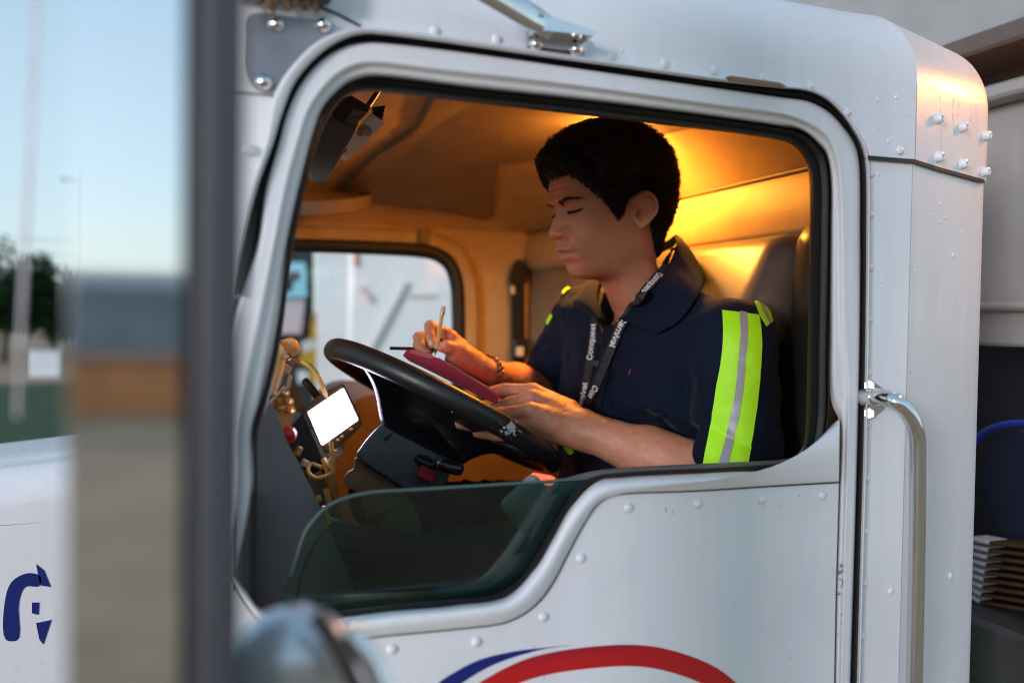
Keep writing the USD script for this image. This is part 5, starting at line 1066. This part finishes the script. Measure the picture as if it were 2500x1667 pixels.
# ---- red document holder lying on the wheel
def wheel_pt(sx, sy, up):
    d = ray(sx, sy); o = Cw + wn * up; tt_ = ((o - EYE) @ wn) / (d @ wn); return EYE + d * tt_
def wl(x, y, z): return Cw + we1 * x + we2 * y + wn * z
NBM = usdkit.material(stage, '/World/Looks/red_vinyl', {'tc': ('texture_coordinate', {}), 'n': ('noise_texture', {'scale': 60., 'detail': 4.}), 'r': ('rgb_ramp', {'ramp': [(0, (.30, .008, .035)), (.5, (.46, .013, .05)), (1, (.52, .02, .06))]}), 'bn': ('noise_texture', {'scale': 300.}), 'b': ('bump', {'strength': .25, 'distance': .001}), 'p': ('principled_bsdf', {'roughness': .38})},
    [('tc.object', 'n.vector'), ('n.fac', 'r.fac'), ('r.color', 'p.base_color'), ('tc.object', 'bn.vector'), ('bn.fac', 'b.height'), ('b.normal', 'p.normal')], surface='p.BSDF')
NB = thing('document_holder', 'red vinyl document holder with a thin clip, lying on the steering wheel', 'folder')
hb_px = [(984, 868), (992, 855), (1004, 854), (1058, 868), (1072, 878), (1200, 953), (1222, 968), (1208, 986), (1165, 964), (1030, 896), (1000, 882)]
plate(hb_px, .455, .72, NBM, 'holder_body', NB, .985, .004)
plate([(1006, 853), (1056, 866), (1062, 873), (1050, 876), (1000, 862)], .452, .715, M('pale_red_vinyl', (.58, .12, .12), .35), 'holder_flap', NB, .97, .003)
obj('paper_sheet', slab(np.array([P(a, b, .47) for a, b in [(1074, 874), (1200, 949), (1201, 952), (1075, 877)]]), .22), M('cream_paper', (.72, .66, .55), .8), NB, smooth=False)
c0 = P(952, 850, .56); c1 = P(1010, 851, .56)
obj('holder_clip', tube([c0, c1, c1 + np.array([.004, 0, -.006])], [.0028, .0028, .002], 10), BLACKP, NB)
# ---- pencil
PN = thing('pencil', 'short yellow pencil with worn eraser held in the far hand', 'pencil')
pa_, pb_ = P(1083, 748, .612), P(1062, 868, .606); dv = pb_ - pa_
obj('pencil_shaft', tube([pa_ + dv * .17, pa_ + dv * .86], .0036, 6), M('yellow_pencil_paint', (.62, .38, .10), .4), PN, smooth=False)
obj('eraser', tube([pa_, pa_ + dv * .015, pa_ + dv * .12], [.003, .0042, .0042], 14), M('pale_pink_eraser', (.62, .40, .30), .8), PN); obj('ferrule', tube([pa_ + dv * .11, pa_ + dv * .18], .0043, 14), M('brass_ferrule', (.5, .42, .22), .35, .8), PN)
obj('pencil_tip', tube([pa_ + dv * .86, pa_ + dv * .965, pa_ + dv], [.0036, .0012, .0003], 10), M('bare_wood_tip', (.10, .07, .05), .7), PN)
# ---- bead bracelet on the far wrist
BR = thing('bracelet', 'brown and gold bead bracelet on the far wrist', 'bracelet')
axw = (R_wr - R_el); axw = axw / np.linalg.norm(axw); bc_ = P(1187, 906, .657); s1 = np.cross(axw, [0, 0, 1.]); s1 /= np.linalg.norm(s1); s2 = np.cross(axw, s1)
BEAD = M('brown_gold_bead', (.30, .17, .06), .3, .4)
rb = np.random.default_rng(5)
for row in range(2):
    for k in range(20):
        a = 2 * np.pi * (k + .5 * row) / 20; q0 = bc_ + axw * ((row - .5) * .0085); q = q0 + (s1 * math.cos(a) + s2 * math.sin(a)) * .06
        lo_, hi_ = 0., .06; dd_ = (q - q0) / .06
        ts = np.linspace(.0, .06, 60); sd = right_arm(q0 + np.outer(ts, dd_)); r0 = ts[np.argmax(sd > .002)]
        obj('bead', place(trimesh.creation.icosphere(1, .0046), t=q0 + dd_ * r0), BEAD, BR, smooth=True)
# ---- navigation device with lit screen, its cables
GP = thing('navigation_device', 'small navigation device with a glowing white screen, mounted left of the wheel', 'navigation device')
Yg = .60
bz = [(742, 997), (748, 988), (830, 938), (838, 938), (846, 950), (882, 1030), (880, 1040), (800, 1106), (792, 1104), (786, 1092)]
plate(spline(bz, 60, True), Yg, Yg + .016, M('brown_device_case', (.12, .07, .03), .4), 'device_case', GP, .95, .004)
SCR = usdkit.material(stage, '/World/Looks/lit_screen', {'tc': ('texture_coordinate', {}), 'n': ('noise_texture', {'scale': 14., 'detail': 1.}), 'r': ('rgb_ramp', {'ramp': [(0, (.50, .50, 1.)), (.45, (.74, .68, 1.)), (.6, (.86, .80, 1)), (1, (.86, .80, 1))]}), 'e': ('emission', {'strength': 5.0})}, [('tc.object', 'n.vector'), ('n.fac', 'r.fac'), ('r.color', 'e.color')], surface='e.emission')
sc_ = [(752, 1006), (836, 949), (839, 949), (873, 1022), (873, 1025), (789, 1085), (785, 1084)]
obj('screen', slab(np.array([P(a, b, Yg - .0012) for a, b in sc_]), .0008), SCR, GP, smooth=False)
for a, b in [(858, 1048), (836, 1066), (826, 1074)]: obj('device_button', place(rbox((.006, .004, .004), .0015), t=P(a, b, Yg - .001)), M('amber_key_%d' % a, (.6, .38, .1), .4), GP)
obj('mount_arm', tube([P(800, 1000, Yg + .02), P(770, 960, Yg + .06), P(745, 930, Yg + .09)], .007, 10), BLACKP, GP)
CABM = M('cream_cable', (.78, .50, .14), .45)
def cable(pts, r, lb, Y=.59): q = spline([P(a, b, Y + dy) for a, b, dy in pts], 60); return obj('cable', tube(q, r, 8), CABM, label=lb, cat='cable', smooth=60)
cable([(712, 884, .02), (725, 881, .01), (745, 886, 0), (768, 906, 0), (782, 930, 0), (790, 950, .005), (797, 970, .015)], .0042, 'thick cream cable arching into the top of the navigation device')
cable([(808, 1078, -.005), (812, 1120, -.01), (814, 1160, -.01), (819, 1200, 0), (826, 1235, .01)], .0036, 'cream cable hanging straight down from the navigation device')
cable([(792, 1120, 0), (800, 1135, -.01), (812, 1150, -.012), (800, 1160, -.015), (770, 1166, -.01), (752, 1150, 0), (760, 1132, .01), (790, 1140, .0), (815, 1110, -.01), (818, 1098, -.01)], .0036, 'coiled loop of cream cable bundled below the navigation device')
cable([(787, 1120, .0), (797, 1150, -.008), (812, 1185, -.005), (818, 1215, .0)], .003, 'thin cream cable crossing the coiled bundle')
for a, b, w, h, lb in [(800, 1212, .013, .034, 'larger cream plug hanging among the dash cables'), (777, 1215, .012, .014, 'small cream plug hanging among the dash cables')]:
    obj('plug', place(rbox((w, .012, h), .004), R=basis((1, 0, .25), (0, 1, 0)), t=P(a, b, .585)), CABM, label=lb, cat='plug')
obj('dash_trim_strip', slab(np.array([P(a, b, .40) for a, b in [(787, 1238), (796, 1236), (813, 1276), (802, 1281)]]), .01), GOLD, TRUCK + '/dashboard')
obj('panel_lower', slab(np.array([P(a, b, .58) for a, b in [(752, 1170), (786, 1150), (850, 1300), (806, 1300)]]), .02), TANDASH, TRUCK + '/dashboard')
# ---- under the front corner of the roof: visor, clip-on reader, photo card
VIS = plate(spline([(812, 268), (782, 320), (758, 392), (756, 436), (775, 448), (795, 444), (812, 420), (838, 375), (874, 310), (880, 285), (850, 262)], 60, True), .42, .435, M('grey_visor', (.085, .08, .09), .6), 'sun_visor', TRUCK)
TG = thing('clip_on_reader', 'black clip-on reader with a small pale screen fixed to the sun visor', 'reader')
plate([(809, 272), (822, 252), (838, 238), (857, 233), (906, 262), (898, 276), (870, 304), (842, 302), (826, 298), (812, 290)], .385, .418, BLACKP, 'reader_body', TG, .95, .005)
plate([(842, 299), (861, 266), (896, 275), (871, 302)], .3825, .386, M('grey_violet_panel', (.10, .095, .13), .3), 'reader_panel', TG, .97, .001)
obj('panel_line', tube([P(850, 291, .382), P(888, 283, .382)], .0007, 6), BLACKP, TG)
obj('reader_hook', tube([P(897, 262, .40), P(912, 240, .41), P(934, 205, .42)], .0042, 8), BLACKP, TG)
PC = thing('photo_card', 'white photo card with a brown portrait tucked under the clip-on reader', 'card')
cq = [(905, 276), (938, 298), (939, 304), (846, 392), (838, 393), (832, 385), (868, 322)]
obj('card_sheet', slab(np.array([P(a, b, .412) for a, b in cq]), .0015), M('white_card', (.62, .60, .56), .6), PC, smooth=False)
def blot(pts, col, nm, Y=.4113): obj(nm, slab(np.array([P(a, b, Y) for a, b in spline(pts, 24, True)]), -.0006), M(nm + '_print', col, .6), PC, smooth=False)
blot([(872, 318), (884, 304), (900, 310), (908, 322), (900, 332), (888, 330), (880, 334), (872, 330)], (.30, .17, .09), 'portrait_hair'); blot([(888, 318), (896, 316), (902, 323), (896, 330), (889, 327)], (.45, .30, .22), 'portrait_face', .4102); blot([(838, 366), (843, 362), (848, 366), (842, 374), (836, 376)], (.5, .06, .16), 'pink_mark')
TK = thing('ticket_fan', 'small fan of dark tickets behind the photo card', 'tickets')
for k in range(4): obj('ticket', slab(np.array([P(a, b, .42 + .003 * k) for a, b in [(908, 262 + k * 4), (941 - k * 2, 258 + k * 11), (938 - k * 2, 268 + k * 10), (912, 276 + k * 4)]]), .0012), BLACKP, TK, smooth=False)
# dry leaves caught on the mirror bracket
DRY = M('dry_leaf', (.22, .12, .045), .8, var=.5, scale=60); ln_ = np.random.default_rng(11)
NEST = thing('dry_leaves', 'clump of dry brown leaves and twigs caught under the mirror bracket', 'leaves')
for k in range(26):
    q = P(ln_.uniform(645, 775), ln_.uniform(-4, 20), -.02 - ln_.uniform(0, .02)); d = ln_.normal(size=3); d /= np.linalg.norm(d); e_ = np.cross(d, ln_.normal(size=3)); e_ /= np.linalg.norm(e_); L = ln_.uniform(.006, .014); w = L * .3
    v = np.array([q - d * L, q + e_ * w, q + d * L, q - e_ * w, q + np.cross(d, e_) * w * .5]); obj('leaf', tm(v, [(0, 1, 4), (1, 2, 4), (2, 3, 4), (3, 0, 4), (0, 2, 1), (0, 3, 2)]), DRY, NEST, smooth=False)
# red buckle and lime glimpse low in the cab
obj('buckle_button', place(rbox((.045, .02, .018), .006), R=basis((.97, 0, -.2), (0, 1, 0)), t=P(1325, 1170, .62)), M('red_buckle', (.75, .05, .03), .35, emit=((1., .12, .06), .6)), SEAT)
obj('trouser_stripe', slab(np.array([P(a, b, .50) for a, b in spline([(1376, 1084), (1386, 1080), (1397, 1092), (1400, 1104), (1392, 1110), (1383, 1100)], 24, True)]), .004), LIME, PERSON)
# rain drops on the cab side
DROP = M('water_bead', (.72, .75, .78), .05, coat=1.0, spec=.8)
dr = np.random.default_rng(21); dm = []; hp2 = Polygon([(x, z) for x, _, z in hole])
for k in range(190):
    a, b = dr.uniform(1300, 2380), dr.uniform(5, 700)
    if b > 380 and a < 2125: continue
    q = P(a, b, -.0033 if b < 380 else 0.0)
    if a > 2229:
        dd = ray(a, b); kk = dd[0] / dd[1]; t_ = (kk * .85 - X0) / (1 - kk * math.tan(a45)); q = P(a, b, t_ * math.tan(a45)); nrm0 = cn
    else: nrm0 = np.array([0, -1., 0])
    if q[2] > ZR0 - .01 or (a < 2125 and (q[2] < P(a, 200 + (a - 1300) * .05, 0)[2] + .0 and a < 2000)): continue
    if shapely.Point(q[0], q[2]).buffer(.012).intersects(hp2): continue
    s = dr.uniform(.0008, .0024) * (1 if dr.random() < .8 else 1.4); m = trimesh.creation.icosphere(1, 1.0); v = m.vertices * np.array([s, s * .55, s * 1.35]); dm.append(tm(v + q, m.faces))
obj('rain_drops', cat_(*dm), DROP, TRUCK, smooth=True, kind='stuff')
# water runs on the lit corner
WR = M('water_run', (.42, .40, .39), .08); runs = []
for sx, ya, yb in [(2288, 95, 300), (2322, 130, 330), (2334, 110, 285), (2362, 140, 300), (2375, 130, 270), (2386, 150, 290), (2290, 300, 380)]:
    q = []
    for y in np.linspace(ya, yb, 22):
        a = sx + 6 * math.sin(y * .05 + sx) * (1 if y < 190 else .3) - max(0, 150 - y) * .35; dd = ray(a, y); kk = dd[0] / dd[1]; t_ = (kk * .85 - X0) / (1 - kk * math.tan(a45)); p_ = P(a, y, t_ * math.tan(a45)) + cn * .0028
        if p_[2] > ZR0: continue
        q.append(p_)
    if len(q) > 4: obj('water_run', tube(np.array(q), 0.0007 + .0003 * np.sin(np.arange(len(q)) * 1.7), 6, squash=(1, .5)), WR, TRUCK, smooth=True)

# scuffs and dirt on the door edge and panel
SCF = M('grey_scuff', (.20, .19, .18), .7, var=.4, scale=200); sc = np.random.default_rng(31)
def scuff(a, b, w, h, Y):
    k = 9; t = np.linspace(0, 2 * np.pi, k, endpoint=False); r = sc.uniform(.35, 1, k)
    obj('scuff_mark', slab(np.array([P(a + w * x * math.cos(y), b + h * x * math.sin(y), Y) for x, y in zip(r, t)]), -.0003), SCF, DOOR, smooth=False)
for k in range(16): scuff(sc.uniform(2044, 2058), sc.uniform(1370, 1560), sc.uniform(.8, 2.2), sc.uniform(1, 9), -.0068)
for a, b, w, h in [(1626, 1245, 1.2, 9), (1642, 1250, 1, 7), (1902, 1232, 2, 1.5), (1908, 1238, 1.2, 1), (1680, 1272, 1.6, 1.6), (1532, 1375, 1.2, 1.2), (1474, 1494, 1.2, 1.2), (1562, 1553, 1, 1)]: scuff(a, b, w, h, DY)

# more of the lit clutter on the wrap-round panel
for k, (a, b, w, h) in enumerate([(668, 945, .016, .03), (684, 915, .012, .022), (678, 1050, .02, .012), (700, 900, .014, .014), (662, 1012, .012, .02), (728, 1100, .010, .016), (744, 1130, .012, .012)]):
    obj('dash_switch', place(rbox((w, .014, h), .003), R=basis((.9, .1, -.4), (0, 1, 0)), t=P(a, b, .60)), GOLD if k % 3 else CREAM, DB)
for a, b in [(686, 883), (702, 870)]: obj('brass_cap', place(trimesh.creation.icosphere(2, .0075), t=P(a, b, .585)), M('brass_cap_%d' % a, (.8, .6, .2), .15, .9), DB, smooth=True)
